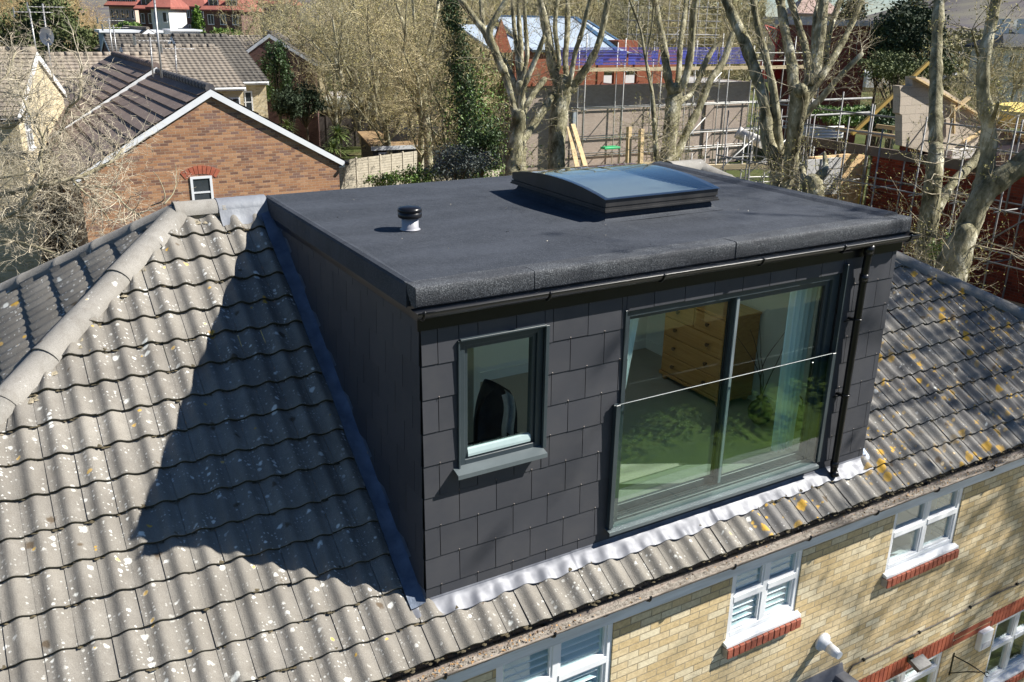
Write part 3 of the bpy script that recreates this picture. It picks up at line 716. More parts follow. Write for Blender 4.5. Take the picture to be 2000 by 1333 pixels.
Z = Y*SP/CP+.048*CP+.02*(1-sx[None])**2; mb.grid(X[::-1], Y[::-1], Z[::-1]); mb.build('side_flashing', LEADD, dormer)

# sliding door
m = MB(); x0, x1, z0, z1 = DOOR; F = .055
m.box((x0, .012, z0), (x0+F, .135, z1), 0, .002); m.box((x1-F-.03, .012, z0), (x1, .135, z1), 0, .002); m.box((x0+F, .012, z1-F), (x1-F-.03, .135, z1), 0, .002); m.box((x0+F, .012, z0), (x1-F-.03, .135, z0+.035), 0, .002)
for y in (.035, .065, .095): m.box((x0+F, y, z0+.035), (x1-F-.03, y+.006, z0+.05))
door = m.build('sliding_door', ANTH, dormer)
def leaf(a, b, y, par):
    m = MB(); t = .052
    m.box((a, y, z0+.05), (a+t, y+.035, z1-F), 0, .002); m.box((b-t, y, z0+.05), (b, y+.035, z1-F), 0, .002); m.box((a+t, y+.001, z0+.05), (b-t, y+.034, z0+.05+t*1.2), 0, .002); m.box((a+t, y+.001, z1-F-t), (b-t, y+.034, z1-F), 0, .002)
    for q in ((a+t, a+t+.012), (b-t-.012, b-t)): m.box((q[0], y+.006, z0+.05+t*1.2), (q[1], y+.029, z1-F-t), 1)
    o = m.build('door_leaf', [ANTH, BLACKM], par); g = MB(); g.box((a+t*.6, y+.014, z0+.07), (b-t*.6, y+.018, z1-F-t*.6)); g.build('pane', GLASS, par); return o
leaf(x0+F, 2.905, .085, door); leaf(2.85, x1-F-.03, .040, door)
m = MB(); m.box((2.858, .026, z0+.06), (2.892, .040, z1-F-.01), 0, .003); m.build('meeting_stile', pm('pale_grey_aluminium', (.19, .225, .24), (.16, .19, .20), 3, .35), door)
m = MB(); m.box((3.86, .016, 1.02), (3.885, .036, 1.22), 0, .006); m.build('handle', BLACKP, door)
m = MB(); m.poly([(1.60, .012, z0+.012), (1.60, -.088, z0-.006), (1.60, -.090, z0-.034), (1.60, -.085, z0-.034), (1.60, -.082, z0-.012), (1.60, .012, z0+.004)], (2.43, 0, 0)); m.build('door_sill', ANTHL, dormer)
m = MB()
m.box((1.60, -.049, 1.2945), (4.075, -.037, 1.2995), 0, .0015)
jb = m.build('balcony_rail', pm('steel_rail', (.09, .105, .11), None, 3, .45, .3), dormer)
g = MB(); g.box((1.62, -.048, .20), (4.06, -.038, 1.294)); g.build('balcony_glass', glass('balustrade_glass', (.89, .95, .93), .8, wav=.0004), dormer)
for xa in (1.612, 4.03): m = MB(); m.box((xa, -.060, .20), (xa+.042, -.016, 1.30), 0, .003); m.build('balcony_post', ANTH, dormer)
m = MB(); m.box((4.062, -.055, .21), (4.075, -.012, 2.12), 0, .002); m.box((4.075, -.030, .21), (4.115, -.0205, 2.12), 0, .002)
m.build('door_trim', ANTH, dormer); m = MB(); m.box((1.675, -.026, .21), (1.69, -.012, 2.05), 0, .002); m.build('door_trim', ANTH, dormer)
# small window
m = MB(); x0, x1, z0, z1 = WND; t = .05
m.box((x0, .0, z0+.03), (x0+t, .11, z1), 0, .002); m.box((x1-t, 0, z0+.03), (x1, .11, z1), 0, .002); m.box((x0+t, 0, z1-t), (x1-t, .11, z1), 0, .002); m.box((x0+t, 0, z0+.03), (x1-t, .11, z0+.03+t), 0, .002)
win = m.build('window', ANTH, dormer)
m = MB(); a, b, c, d = x0+t+.003, x1-t-.003, z0+.035+t, z1-t-.004; s_ = .028
m.box((a, .018, c), (a+s_, .07, d), 0, .002); m.box((b-s_, .018, c), (b, .07, d), 0, .002); m.box((a+s_, .018, d-s_), (b-s_, .07, d), 0, .002); m.box((a+s_, .018, c), (b-s_, .07, c+s_), 0, .002); m.build('sash', ANTH, win)
m = MB(); m.poly([(a+s_, .018, c+.062), (a+s_, .010, c+.028), (a+s_, .010, c+.008), (a+s_, .05, c+.008), (a+s_, .05, c+.062)], (b-a-2*s_, 0, 0)); m.build('bottom_rail', pm('pale_blue_grey_frame', (.42, .52, .52), (.36, .46, .46), 3, .35), win)
g = MB(); g.box((a+.01, .040, c+.05), (b-.01, .046, d-.01)); g.build('pane', GLASS, win)
m = MB(); m.poly([(x0-.05, .012, z0+.045), (x0-.05, -.092, z0+.018), (x0-.05, -.094, z0-.014), (x0-.05, -.088, z0-.014), (x0-.05, -.085, z0+.010), (x0-.05, .012, z0+.035)], (x1-x0+.055, 0, 0)); m.build('sill', ANTHL, win)
m = MB(); m.box((x0-.014, -.030, z0+.03), (x0, -.005, z1+.004), 0, .002); m.box((x1, -.034, z0+.03), (x1+.030, -.005, z1+.004), 0, .002); m.box((x0, -.040, z1), (x1, -.005, z1+.014), 0, .002); m.build('window_trim', ANTH, win)
# rooflight: felted kerb, frame, curved glass
sky_ = MB(); a, b = RLX, RLY
def ring(mb_, xo, yo, xi, yi, z0_, z1_, flare=0):
    for (p, q) in (((xo[0], yo[0]), (xo[1], yi[0])), ((xo[0], yi[1]), (xo[1], yo[1])), ((xo[0], yi[0]), (xi[0], yi[1])), ((xi[1], yi[0]), (xo[1], yi[1]))):
        mb_.box((p[0], p[1], z0_), (q[0], q[1], z1_))
KX, KY = (2.255, 3.425), (1.065, 2.535)
m = MB(); n_ = 7
for i in range(n_):                                            # kerb dressed with felt, spreading at its foot
    pass
prof = [(.10, TOP+.002), (.05, TOP+.012), (.02, TOP+.035), (.0, TOP+.085)]
cs = []
for o_, z_ in prof: cs.append([(KX[0]-o_, KY[0]-o_, z_), (KX[1]+o_, KY[0]-o_, z_), (KX[1]+o_, KY[1]+o_, z_), (KX[0]-o_, KY[1]+o_, z_)])
V = np.array(cs).reshape(-1, 3); Fq = [(i*4+j, i*4+(j+1) % 4, (i+1)*4+(j+1) % 4, (i+1)*4+j) for i in range(3) for j in range(4)]
m.add(V, Fq, 0, False); ring(m, KX, KY, RLX, RLY, TOP+.07, TOP+.09); rl = m.build('rooflight', FELT, dormer)
m = MB(); FX, FY = (2.20, 3.475), (1.01, 2.59); zf = TOP+.088
ring(m, FX, FY, (2.30, 3.375), (1.11, 2.49), zf, zf+.030); ring(m, (2.215, 3.46), (1.025, 2.575), (2.30, 3.375), (1.11, 2.49), zf+.0305, zf+.042)
ft = zf+.105; bul = .075
ring(m, (2.205, 3.47), (1.015, 2.585), (2.27, 3.405), (1.075, 2.525), zf+.0425, ft)
ys = np.linspace(1.015, 2.585, 24); arc = ft+bul*(1-((ys-1.8)/.785)**2)
for xx in (2.205, 3.435):
    for i in range(23): m.add([(xx, ys[i], ft), (xx+.035, ys[i], ft), (xx+.035, ys[i+1], ft), (xx, ys[i+1], ft), (xx, ys[i], arc[i]), (xx+.035, ys[i], arc[i]), (xx+.035, ys[i+1], arc[i+1]), (xx, ys[i+1], arc[i+1])], [(4,5,6,7),(0,1,5,4),(1,2,6,5),(2,3,7,6),(3,0,4,7)])
for (p, q) in ((2.193, 2.205), (3.47, 3.482)): m.box((p, 1.00, zf-.004), (q, 2.60, zf+.010))
m.box((2.193, .998, zf-.004), (3.482, 1.009, zf+.012))
m.build('rooflight_frame', BLACKM, rl)
m = MB(); n_ = 24; X = np.repeat(np.linspace(2.19, 3.485, n_)[:, None], 30, 1); yy = np.linspace(1.0, 2.60, 30); Y = np.repeat(yy[None], n_, 0)
m.grid(X, Y, ft+.003+bul*(1-((Y-1.8)/.80)**2)); m.build('rooflight_glass', GLASSR, rl)
# dark printed border round the glass
m = MB()
for (xa, xb, ya, yb) in ((2.19, 2.225, 1.0, 2.6), (3.45, 3.485, 1.0, 2.6), (2.225, 3.45, 1.0, 1.035), (2.225, 3.45, 2.56, 2.6)):
    X, Y = np.meshgrid(np.linspace(xa, xb, 4), np.linspace(ya, yb, 16), indexing='ij'); m.grid(X, Y, ft-.002+bul*(1-((Y-1.8)/.80)**2))
m.build('glass_border', BLACKP, rl)
m = MB(); ring(m, (RLX[0]-.03, RLX[1]+.03), (RLY[0]-.03, RLY[1]+.03), RLX, RLY, 2.27, TOP+.07); m.build('light_shaft', INW, rl)
BL = N('pale_sky_sheen'); BL.col((.30, .37, .41), .9); _tl = BL.n('BsdfTranslucent'); _tl.inputs[0].default_value = (.8, .9, .92, 1); _mx = BL.n('MixShader'); _mx.inputs[0].default_value = .6; BL.l(BL.b.outputs[0], _mx.inputs[1]); BL.l(_tl.outputs[0], _mx.inputs[2]); BL.l(_mx.outputs[0], BL.o.inputs[0])
m = MB(); X, Y = np.meshgrid(np.linspace(2.25, 3.43, 8), np.linspace(1.055, 2.545, 50), indexing='ij'); m.grid(X, Y, TOP+.165+.003*np.sin(Y*95)); m.build('sky_sheen_sheet', BL.m, rl)  # added pale sheet under the glass, imitating the sky reflected in it
# vent pipe
vx, vy = .607, 1.49
m = MB(); m.lathe((vx, vy, TOP), [(.0, .004), (.085, .004), (.075, .010), (.069, .018), (.068, .11), (.066, .11)], 28); ve = m.build('vent_pipe', pm('grey_white_pipe', (.36, .36, .39), (.26, .26, .29), 12, .45, stretch=(1, 1, .2)), dormer)
m = MB(); m.lathe((vx, vy, TOP), [(.07, .100), (.094, .104), (.098, .112), (.098, .142), (.092, .146), (.092, .152), (.099, .155), (.098, .172), (.088, .184), (.045, .192), (.0, .194)], 32); m.build('vent_cap', BLACKP, ve)
# room inside
m = MB(); m.box((.146, .146, .17), (W_-.15, 3.2, .2)); m.build('carpet', CARPET, dormer)
m = MB(); m.box((.146, 3.2, .2), (W_-.146, 3.25, 2.27)); m.box((W_-.19, .146, .2), (W_-.15, 3.2, 2.27)); m.box((.146, .16, .2), (.17, 3.2, 2.27))
m.box((1.33, 1.75, .2), (1.40, 3.2, 2.27))
for (p, q) in (((.146, .146), (RLX[0]-.03, 3.2)), ((RLX[1]+.03, .146), (W_-.15, 3.2)), ((RLX[0]-.03, .146), (RLX[1]+.03, RLY[0]-.03)), ((RLX[0]-.03, RLY[1]+.03), (RLX[1]+.03, 3.2))): m.box((p[0], p[1], 2.272), (q[0], q[1], 2.30))
m.box((1.40, 3.17, .2), (W_-.19, 3.198, .31)); m.box((W_-.215, .16, .2), (W_-.19, 3.17, .31))
m.build('room_lining', INW, dormer)
# chest of drawers
ch = empty('chest_of_drawers', (4.31, 1.82, .2), 'orange pine chest of drawers seen through the sliding door of the dormer', 'chest of drawers')
cx0, cx1, cy0, cy1 = -.25, .24, -.49, .49
m = MB(); m.box((cx0+.02, cy0, .10), (cx1, cy1, .99), 0, .004); m.box((cx0-.012, cy0-.02, .99), (cx1, cy1+.02, 1.02), 0, .006); m.box((cx0, cy0-.01, .06), (cx1, cy1+.01, .10), 0, .004); m.build('carcass', PINE, ch)
for i in range(4):
    za = .115+i*.218; 
    for (p, q) in (((cy0+.02, cy1-.02),) if i < 3 else ((cy0+.02, -.005), (.005, cy1-.02))):
        m = MB(); m.box((cx0+.002, p+.003, za), (cx0+.02, q-.003, za+.208), 0, .004); dr = m.build('drawer', PINE, ch)
        for yk in ((-.26, .26) if i < 3 else ((p+q)/2,)):
            k = MB(); k.tube([(cx0+.002, yk, za+.104), (cx0-.014, yk, za+.104), (cx0-.024, yk, za+.104), (cx0-.036, yk, za+.104), (cx0-.040, yk, za+.104)], [.010, .011, .022, .020, .008], 12); k.build('knob', KNOB, dr)
for (x, y) in ((cx0+.05, cy0+.05), (cx0+.05, cy1-.05), (cx1-.05, cy0+.05), (cx1-.05, cy1-.05)):
    m = MB(); m.lathe((x, y, 0), [(.0, .0), (.022, .0), (.034, .02), (.034, .04), (.022, .055), (.03, .062)], 14); m.build('foot', PINE, ch)
def curtain(pts_top, pts_bot, z0_, z1_, y, label, k=5, amp=.03):
    m = MB(); n_ = 60; s_ = np.linspace(0, 1, n_); v_ = np.linspace(0, 1, 14)
    S, Vv = np.meshgrid(s_, v_, indexing='ij')
    X = (pts_top[0]+(pts_top[1]-pts_top[0])*S)*(1-Vv)+(pts_bot[0]+(pts_bot[1]-pts_bot[0])*S)*Vv
    Y = y+amp*np.sin(S*k*2*math.pi+1.2*np.sin(Vv*2))*(.7+.3*Vv); m.grid(X, Y, z1_+(z0_-z1_)*Vv)
    o = m.build('curtain', CURT); tag(o, label, 'curtain', 'pale blue curtains at the dormer door'); return o
curtain((1.78, 2.06), (1.76, 1.86), .9, 2.16, .24, 'pale blue curtain drawn aside at the left end of the dormer sliding door')
curtain((3.74, 4.10), (3.78, 4.02), .23, 2.16, .26, 'pale blue curtain hanging full length at the right end of the dormer sliding door', amp=.03)
# vase of bare branches, basket
m = MB(); m.lathe((4.20, .86, .2), [(0, 0), (.06, 0), (.115, .06), (.13, .14), (.10, .21), (.05, .25), (.06, .28)], 20); vz = m.build('vase', pm('black_glaze', (.015, .014, .013), None, 4, .25))
m = MB()
for i in range(5):
    p = np.array([4.20, .86, .42]); d = np.array([rng.normal()*.06, rng.normal()*.06, 1.]); pts = [p]
    for j in range(8): d = d+rng.normal(size=3)*.11*np.array([1, 1, .2]); pts.append(pts[-1]+d*.095)
    m.tube(pts, np.linspace(.007, .002, 9), 5)
m.build('branches', pm('brown_twig', (.09, .06, .04), None, 9, .9), vz); tag(vz, 'black vase of tall bare branches on the carpet behind the glass door', 'vase')
m = MB(); m.lathe((4.42, .62, .2), [(0, 0), (.10, 0), (.13, .20), (.125, .21), (.10, .02), (0, .02)], 18); m.tube([(4.42+math.cos(t)*.12, .62, .40+math.sin(t)*.15) for t in np.linspace(0, math.pi, 12)], .008, 6); bk = m.build('basket', pm('dark_wicker', (.06, .045, .03), (.02, .015, .01), 60, .9, bump=.01, bscale=90)); tag(bk, 'dark wicker basket with a hoop handle beside the vase inside the dormer', 'basket')
# chair with a pale cloth behind the small window
cr = empty('chair', (1.13, .86, .2), 'dark rounded armchair seen through the small dormer window', 'chair')
DKF = pm('dark_chair_fabric', (.06, .065, .085), (.04, .043, .06), 9, .8)
m = MB(); u_ = np.linspace(-1, 1, 18); v_ = np.linspace(0, 1, 12); U, Vv = np.meshgrid(u_, v_, indexing='ij')
wd = .19*np.sqrt(np.clip(1-(np.clip(Vv-.35, 0, 1)/.66)**2.4, 0.01, 1)); th = U*1.15
for dd in (0, .05): m.grid(.0+(wd+dd*.4)*np.sin(th)*1.1, .06+(.30+dd)*np.cos(th)-.1, .35+Vv*(.62))
m.build('backrest', DKF, cr)
m = MB(); m.cbox(np.array([-.28, -.30, .38]), np.array([.28, .2, .48]), .04); m.build('seat', DKF, cr)
for (x, y) in ((-.22, -.24), (.22, -.24), (-.2, .16), (.2, .16)):
    m = MB(); m.tube([(x, y, .40), (x*1.1, y*1.1, 0)], [.02, .012], 8); m.build('leg', BLACKP, cr)
m = MB(); S, Vv = np.meshgrid(np.linspace(0, 1, 10), np.linspace(0, 1, 14), indexing='ij')
m.grid(1.17+.10*(S-.5)+.02*np.sin(Vv*5), .86-.04*np.sin(S*9)-.05*Vv+.012*np.sin(S*14+Vv*3), 1.14-.36*Vv+.03*np.sin(S*4)); cl = m.build('towel', pm('pale_grey_towel', (.80, .82, .84), (.66, .68, .70), 30, .95, bump=.004, bscale=150)); tag(cl, 'pale grey cloth draped over the dark armchair behind the small window', 'towel')

# wall fittings
m = MB(); c = ony(1603, 1250, WY); c = (4.40, WY, -1.92)
m.tube([(c[0], WY-.001, c[2]), (c[0], WY-.03, c[2]), (c[0], WY-.032, c[2]), (c[0], WY-.10, c[2]-.01)], [.10, .10, .062, .058], 22)
m.tube([(c[0], WY-.10, c[2]-.01), (c[0]+.0, WY-.19, c[2]-.015), (c[0], WY-.20, c[2]-.015), (c[0], WY-.24, c[2]-.017)], [.056, .053, .044, .042], 22)
fl = m.build('flue', WHITE); tag(fl, 'white plastic boiler flue sticking out of the yellow brick wall', 'flue')
m = MB(); cab = [(4.78, -2.80), (4.84, -2.66), (4.98, -2.46), (5.6, -2.45), (6.03, -2.45), (6.5, -2.46), (7.03, -2.45), (7.6, -2.44), (8.18, -2.47), (9.5, -2.46)]
xs = np.linspace(0, len(cab)-1, 60); ca = np.array(cab); P = np.stack([np.interp(xs, range(len(cab)), ca[:, 0]), np.full(60, WY-.014), np.interp(xs, range(len(cab)), ca[:, 1])+rng.normal(size=60)*.004], 1)
m.tube(P, .009, 6); cb_ = m.build('cable', pm('grey_brown_cable', (.13, .115, .10), None, 9, .8)); tag(cb_, 'thin grey cable clipped along the yellow brick wall above the red lintels', 'cable')
for x in (5.15, 6.1, 7.05, 8.0): m = MB(); m.cbox((x-.015, WY-.03, -2.47), (x+.015, WY-.001, -2.435), .004); m.build('clip', BLACKP, cb_)
m = MB(); m.cbox(np.array([7.37, WY-.075, -3.20]), np.array([7.60, WY-.001, -2.93]), .008)
al = m.build('alarm_box', WHITE); k = MB(); 
for i in range(5): k.box((7.40, WY-.078, -3.17+i*.018), (7.57, WY-.0755, -3.162+i*.018))
k.build('vent_slots', pm('grey_slots', (.4, .4, .42)), al); tag(al, 'white alarm box on the yellow brick wall left of the downstairs white window', 'alarm box')
sl_ = empty('security_light', (6.02, WY, -2.78), 'grey security lamp fixed over the red brick lintel', 'security light')
m = MB(); m.cbox(np.array([-.05, -.03, -.04]), np.array([.05, -.001, .04]), .006); m.tube([(0, -.03, 0), (0, -.08, .01)], .012, 8); m.build('mount', BLACKP, sl_)
m = MB(); m.obox((-.11, -.20, -.03), (.22, 0, 0), (0, .13, .05), (0, -.02, .05)); m.build('lamp_head', pm('dark_grey_casting', (.08, .08, .085), (.14, .14, .14), 20, .5), sl_)
m = MB(); m.obox((-.095, -.207, -.026), (.19, 0, 0), (0, -.003, .0), (0, -.02, .046)); m.build('lens', pm('lamp_lens', (.3, .3, .28), None, 8, .2), sl_)
br = empty('hanging_bracket', (6.95, WY, -3.23), 'black iron hanging basket bracket on the yellow brick wall', 'bracket')
m = MB(); m.box((-.012, -.008, -.19), (.012, -.001, .14)); m.build('wall_plate', BLACKP, br)
m = MB(); m.tube([(0, -.008, .10), (.01, -.20, .115), (.02, -.40, .11)], .008, 6); m.tube([(0, -.008, -.16), (.01, -.20, .0), (.016, -.34, .095)], .007, 6)
m.tube([(.02+.0*math.cos(t), -.42+.03*math.cos(t), .12+.03*math.sin(t)) for t in np.linspace(-2, 2.4, 9)], .006, 6); m.build('arm', BLACKP, br)
# small red-brick corbel end at the right edge is the lintel of the next window; the lean-to roof in lead
lt = empty('lean_to_roof', (4.55, WY, -2.9), 'grey lead-covered lean-to roof against the foot of the yellow brick wall', 'extension roof')
m = MB(); m.poly([(-1.9, -.001, .42), (-1.9, -.001, .36), (-1.9, -.5, .20), (-1.9, -3.0, -.35), (-1.9, -3.0, -.28), (-1.9, -.5, .27)], (2.05, 0, 0)); m.build('roof_sheet', LEADD, lt)
m = MB(); m.poly([(-1.9, -.0015, .55), (-1.9, -.012, .55), (-1.9, -.05, .43), (-1.9, -.05, .41), (-1.9, -.0015, .41)], (2.15, 0, 0)); m.box((.10, -.35, .0), (.28, -.002, .46), 0, .02); m.beam((.20, -.15, .42), (.34, -2.2, -.05), .16, .05); m.build('lead_upstand', LEAD, lt)
m = MB(); m.box((-1.8, -2.9, -2.2), (.1, -.002, -.36)); m.build('lean_to_wall', SB, lt)

# ------------------------------------------------------------------ ground
def hill(x, y):
    """height of the terrain"""
    dx, dy = x-CAM[0], y-CAM[1]; r = np.hypot(dx, dy); az = np.arctan2(dx, dy)
    ss = lambda t: np.clip(t, 0, 1)**2*(3-2*np.clip(t, 0, 1))
    left = ss((.52-az)/.25)
    h = Z0+left*ss((r-95)/130)*6.2+ss((r-420)/700)*(8+62*ss((az-.86)/.16)+26*ss((.50-az)/.2))
    h = h+(1-left)*ss((r-70)/120)*2.6
    return h+np.where(r > 60, .25*np.sin(x*.06)*np.cos(y*.05), 0)
GR = N('ground_mix'); _n = GR.noise(.35, det=6); _c = GR.ramp(_n, [(.35, (.055, .075, .022)), (.52, (.085, .10, .035)), (.66, (.17, .13, .08))])
_c = GR.mix(GR.math('MULTIPLY', GR.step(GR.noise(2.5, det=5), .4, .7), .5), _c, (.05, .05, .022)); _l = GR.n('VectorMath', operation='LENGTH'); GR.l(GR.co(), _l.inputs[0]); _c = GR.mix(GR.step(_l.outputs['Value'], 130, 300), _c, GR.ramp(GR.noise(.03, det=6), [(.4, (.10, .09, .10)), (.6, (.16, .15, .12))])); GR.col(_c, .95, 0, .1); GR.bump(GR.noise(8, det=5), .06); GR = GR.m
mb = MB(); rad_ = np.concatenate([np.linspace(0, 120, 60), np.geomspace(124, 3000, 60)]); th_ = np.linspace(0, 2*math.pi, 160)
Rr, Th = np.meshgrid(rad_, th_, indexing='ij'); X = CAM[0]+Rr*np.sin(Th); Y = CAM[1]+Rr*np.cos(Th); mb.grid(X, Y, hill(X, Y))
tag(mb.build('ground', GR), kind='structure')
mb = MB(); X, Y = np.meshgrid(np.linspace(2, 34, 60), np.linspace(-11, -7.6, 30), indexing='ij'); mb.grid(X, Y, Z0+.06+rng.normal(size=X.shape)*.012)
tag(mb.build('lawn', pm('mown_grass', (.17, .26, .02), (.09, .15, .012), 1.0, .95, bump=.03, bscale=30)), kind='structure')
mb = MB(); 
for i in range(30):
    for j in range(7): mb.box((1.5+i*.61, -7.6+j*.61-.005, Z0), (1.5+i*.61+.60, -7.6+j*.61+.595, Z0+.05+rnd.uniform(0, .004)))
tag(mb.build('patio', pm('pale_paving', (.55, .52, .46), (.42, .40, .36), 3, .85)), kind='structure')

def on_ground(u, v):
    """where the line of sight meets the terrain"""
    for d in np.linspace(30, 400, 1500):
        q = at(u, v, d)
        if q[2] <= hill(q[0], q[1]): return q
    return at(u, v, 150)
# ------------------------------------------------------------------ gabled houses
def roofmat(name, c1, c2, wv=.30, gauge=.33, rib=.5):
    n = N(name); a = n.n('Attribute', attribute_name='tv')
    c = n.ramp(n.noise(.9, det=6, rough=.7), [(.3, c2), (.7, c1)])
    c = n.mix(n.math('MULTIPLY', n.step(n.noise(22, det=3), .4, .7), .35), c, tuple(t*.5 for t in c2))
    v = n.voro(7, dim='3D'); s = n.n('SeparateColor'); n.l(v.outputs['Color'], s.inputs[0])
    f = n.math('MULTIPLY', n.math('LESS_THAN', v.outputs['Distance'], .16), n.math('GREATER_THAN', s.outputs[0], .80))
    c = n.mix(n.math('MULTIPLY', f, .7), c, (.5, .5, .46))
    n.col(c, .9, 0, .2)
    sp = n.n('SeparateXYZ'); n.l(n.co(), sp.inputs[0]); h = n.math('SINE', n.math('MULTIPLY', sp.outputs[1], 2*math.pi/wv))
    n.bump(n.math('MULTIPLY', h, rib), .03); return n.m
R_PURP = roofmat('purple_brown_tile', (.24, .185, .16), (.14, .11, .10), rib=.12)
R_GREY = roofmat('grey_brown_tile', (.26, .225, .185), (.16, .14, .12), rib=.6)
R_DARK = roofmat('dark_tile', (.15, .135, .115), (.075, .07, .065), rib=.6)
R_TAN = roofmat('tan_tile', (.33, .28, .23), (.22, .185, .15), rib=.35)
R_RED = roofmat('red_clay_tile', (.33, .115, .09), (.22, .08, .065), rib=.2)
BB = brick('brown_multi_brick', [(.20, .11, .08), (.38, .20, .11), (.44, .24, .13), (.50, .29, .17), (.42, .22, .12), (.31, .165, .105), (.25, .15, .12)], (.50, .39, .29), bw=.235, bh=.078, stain=.12)
CB = brick('cream_brick', [(.52, .43, .26), (.64, .54, .34), (.68, .60, .42)], (.55, .50, .40), stain=.08)
DB = brick('dark_estate_brick', [(.12, .065, .06), (.18, .10, .085), (.15, .085, .08)], (.2, .16, .14), stain=.1)
PB = brick('pinkish_render_brick', [(.55, .42, .34), (.62, .50, .42), (.58, .46, .38)], (.5, .42, .36), stain=.1)
WR = pm('white_render', (.78, .78, .74), (.66, .66, .62), .8, .85)
DGL = pm('dark_window_glass', (.03, .04, .045), (.06, .07, .08), 1, .08, spec=.8)

def small_window(par, o, ux, n_, w_, h_, bars=1, trans=.45, arch=False):
    """framed window standing on a wall: o lower-left corner, ux along the wall, n_ out of it"""
    o, ux, n_ = [np.array(t, float) for t in (o, ux, n_)]; uz = np.array([0, 0, 1.])
    f = MB(); t = .07; T = n_*.05
    f.obox(o-n_*.02, ux*t, T, uz*h_); f.obox(o+ux*(w_-t)-n_*.02, ux*t, T, uz*h_); f.obox(o+ux*t-n_*.02, ux*(w_-2*t), T, uz*t); f.obox(o+ux*t+uz*(h_-t)-n_*.02, ux*(w_-2*t), T, uz*t)
    for i in range(bars): f.obox(o+ux*(w_*(i+1)/(bars+1)-.03)+uz*t-n_*.02, ux*.06, T*.9, uz*(h_-2*t))
    if trans: f.obox(o+ux*t+uz*(h_*trans)-n_*.02, ux*(w_-2*t), T*.85, uz*.05)
    f.obox(o-ux*.05-uz*.05-n_*.01, ux*(w_+.1), n_*.09, uz*.05)
    wi = f.build('window', WHITE, par); g = MB(); g.obox(o+ux*t*.5+uz*t*.5-n_*.015, ux*(w_-t), n_*.02, uz*(h_-t)); g.build('pane', DGL, wi); return wi

def gable_house(name, label, org, yaw, hwl, hwr, L, ze, zr, wall, roof, verge=WHITE, gauge=.33, oh=.28, windows=(), zb=None, ridgemat=None, side_windows=(), cat='house', group=None, gut=True, back=True, vthick=.2):
    """org: foot of the front gable under the ridge; ridge runs along local y; ze, zr above the ground"""
    h = empty(name, org, label, cat, group, rz=yaw)
    m = MB(); m.poly([(-hwl, 0, -.4), (hwr, 0, -.4), (hwr, 0, ze), (0, 0, zr-.14), (-hwl, 0, ze)], (0, L, 0)); m.build('wall', wall, h)
    m = MB(); tv = []
    for sg, hw_ in ((-1, hwl), (1, hwr)):
        W2 = hw_+oh; drop = (zr-ze)/hw_; sl = math.hypot(W2, W2*drop); n_ = max(3, int(sl/gauge)); g = sl/n_; dx, dz = W2/n_, W2*drop/n_
        for i in range(n_):
            x0, x1 = sg*dx*i, sg*dx*(i+1); z0_, z1_ = zr-dz*i, zr-dz*(i+1)
            nx, nz = sg*drop/math.hypot(1, drop), 1/math.hypot(1, drop); up0, up1 = .035, .075
            jz = rnd.uniform(-.006, .006)
            a = [(x0+nx*up0, -.055, z0_+nz*up0), (x1+nx*up1, -.055, z1_+nz*up1+jz), (x1+nx*up1, L+.1, z1_+nz*up1+jz), (x0+nx*up0, L+.1, z0_+nz*up0)]
            b = [(x1+nx*up1, -.055, z1_+nz*up1+jz), (x1+nx*.02, -.055, z1_+nz*.02), (x1+nx*.02, L+.1, z1_+nz*.02), (x1+nx*up1, L+.1, z1_+nz*up1+jz)]
            V = a+b; m.add(V, [(0,1,2,3) if sg > 0 else (3,2,1,0), (4,5,6,7) if sg > 0 else (7,6,5,4)], 0); tv += [rnd.random()]*2
        e = [(sg*.02, -.055, zr-.02), (sg*W2, -.055, zr-W2*drop-.02), (sg*W2, L+.1, zr-W2*drop-.02), (sg*.02, L+.1, zr-.02)]
        m.add(e, [(3,2,1,0)] if sg > 0 else [(0,1,2,3)], 0); tv += [0]
    ro = m.build('roof', roof, h); jattr(ro, tv)
    m = MB()
    for i in range(int(L/.45)): y = i*.45-.04; m.tube([(0, y, zr+.05), (0, y+.44, zr+.05)], [.14, .13], 8)
    m.build('ridge_tiles', ridgemat or roof, ro)
    m = MB()
    for sg, hw_ in ((-1, hwl), (1, hwr)):
        drop = (zr-ze)/hw_; W2 = hw_+oh
        for yy in ((-.085,) + ((L+.07,) if back else ())):
            m.poly([(0, yy, zr+.02), (sg*W2, yy, zr+.02-W2*drop), (sg*W2, yy, zr+.02-W2*drop-vthick*1.15), (0, yy, zr-vthick*1.15)], (0, .028, 0))
        m.box((sg*(W2-.002), -.05, zr-W2*drop-.17), (sg*(W2+.02), L+.05, zr-W2*drop+.0))
        m.box((sg*(hw_+.005), -.05, zr-W2*drop-.17), (sg*W2, L+.05, zr-W2*drop-.15))
    m.build('bargeboard', verge, h)
    if gut:
        for sg, hw_ in ((-1, hwl), (1, hwr)):
            drop = (zr-ze)/hw_; W2 = hw_+oh; g_ = MB(); g_.tube([(sg*(W2+.08), -.2, zr-W2*drop-.05), (sg*(W2+.08), L+.05, zr-W2*drop-.05)], .055, 6); g_.build('gutter', BLACKP if verge is WHITE else verge, h)
    for (x, z, w_, hh) in windows: small_window(h, (x-w_/2, -.002, z), (1, 0, 0), (0, -1, 0), w_, hh, bars=0 if w_ < .8 else 1, trans=.55 if w_ < .8 else .45)
    for (sg, y, z, w_, hh) in side_windows:
        hw_ = hwl if sg < 0 else hwr; small_window(h, (sg*(hw_+.002), y, z), (0, 1, 0), (sg, 0, 0), w_, hh)
    return h
G0 = -Z0
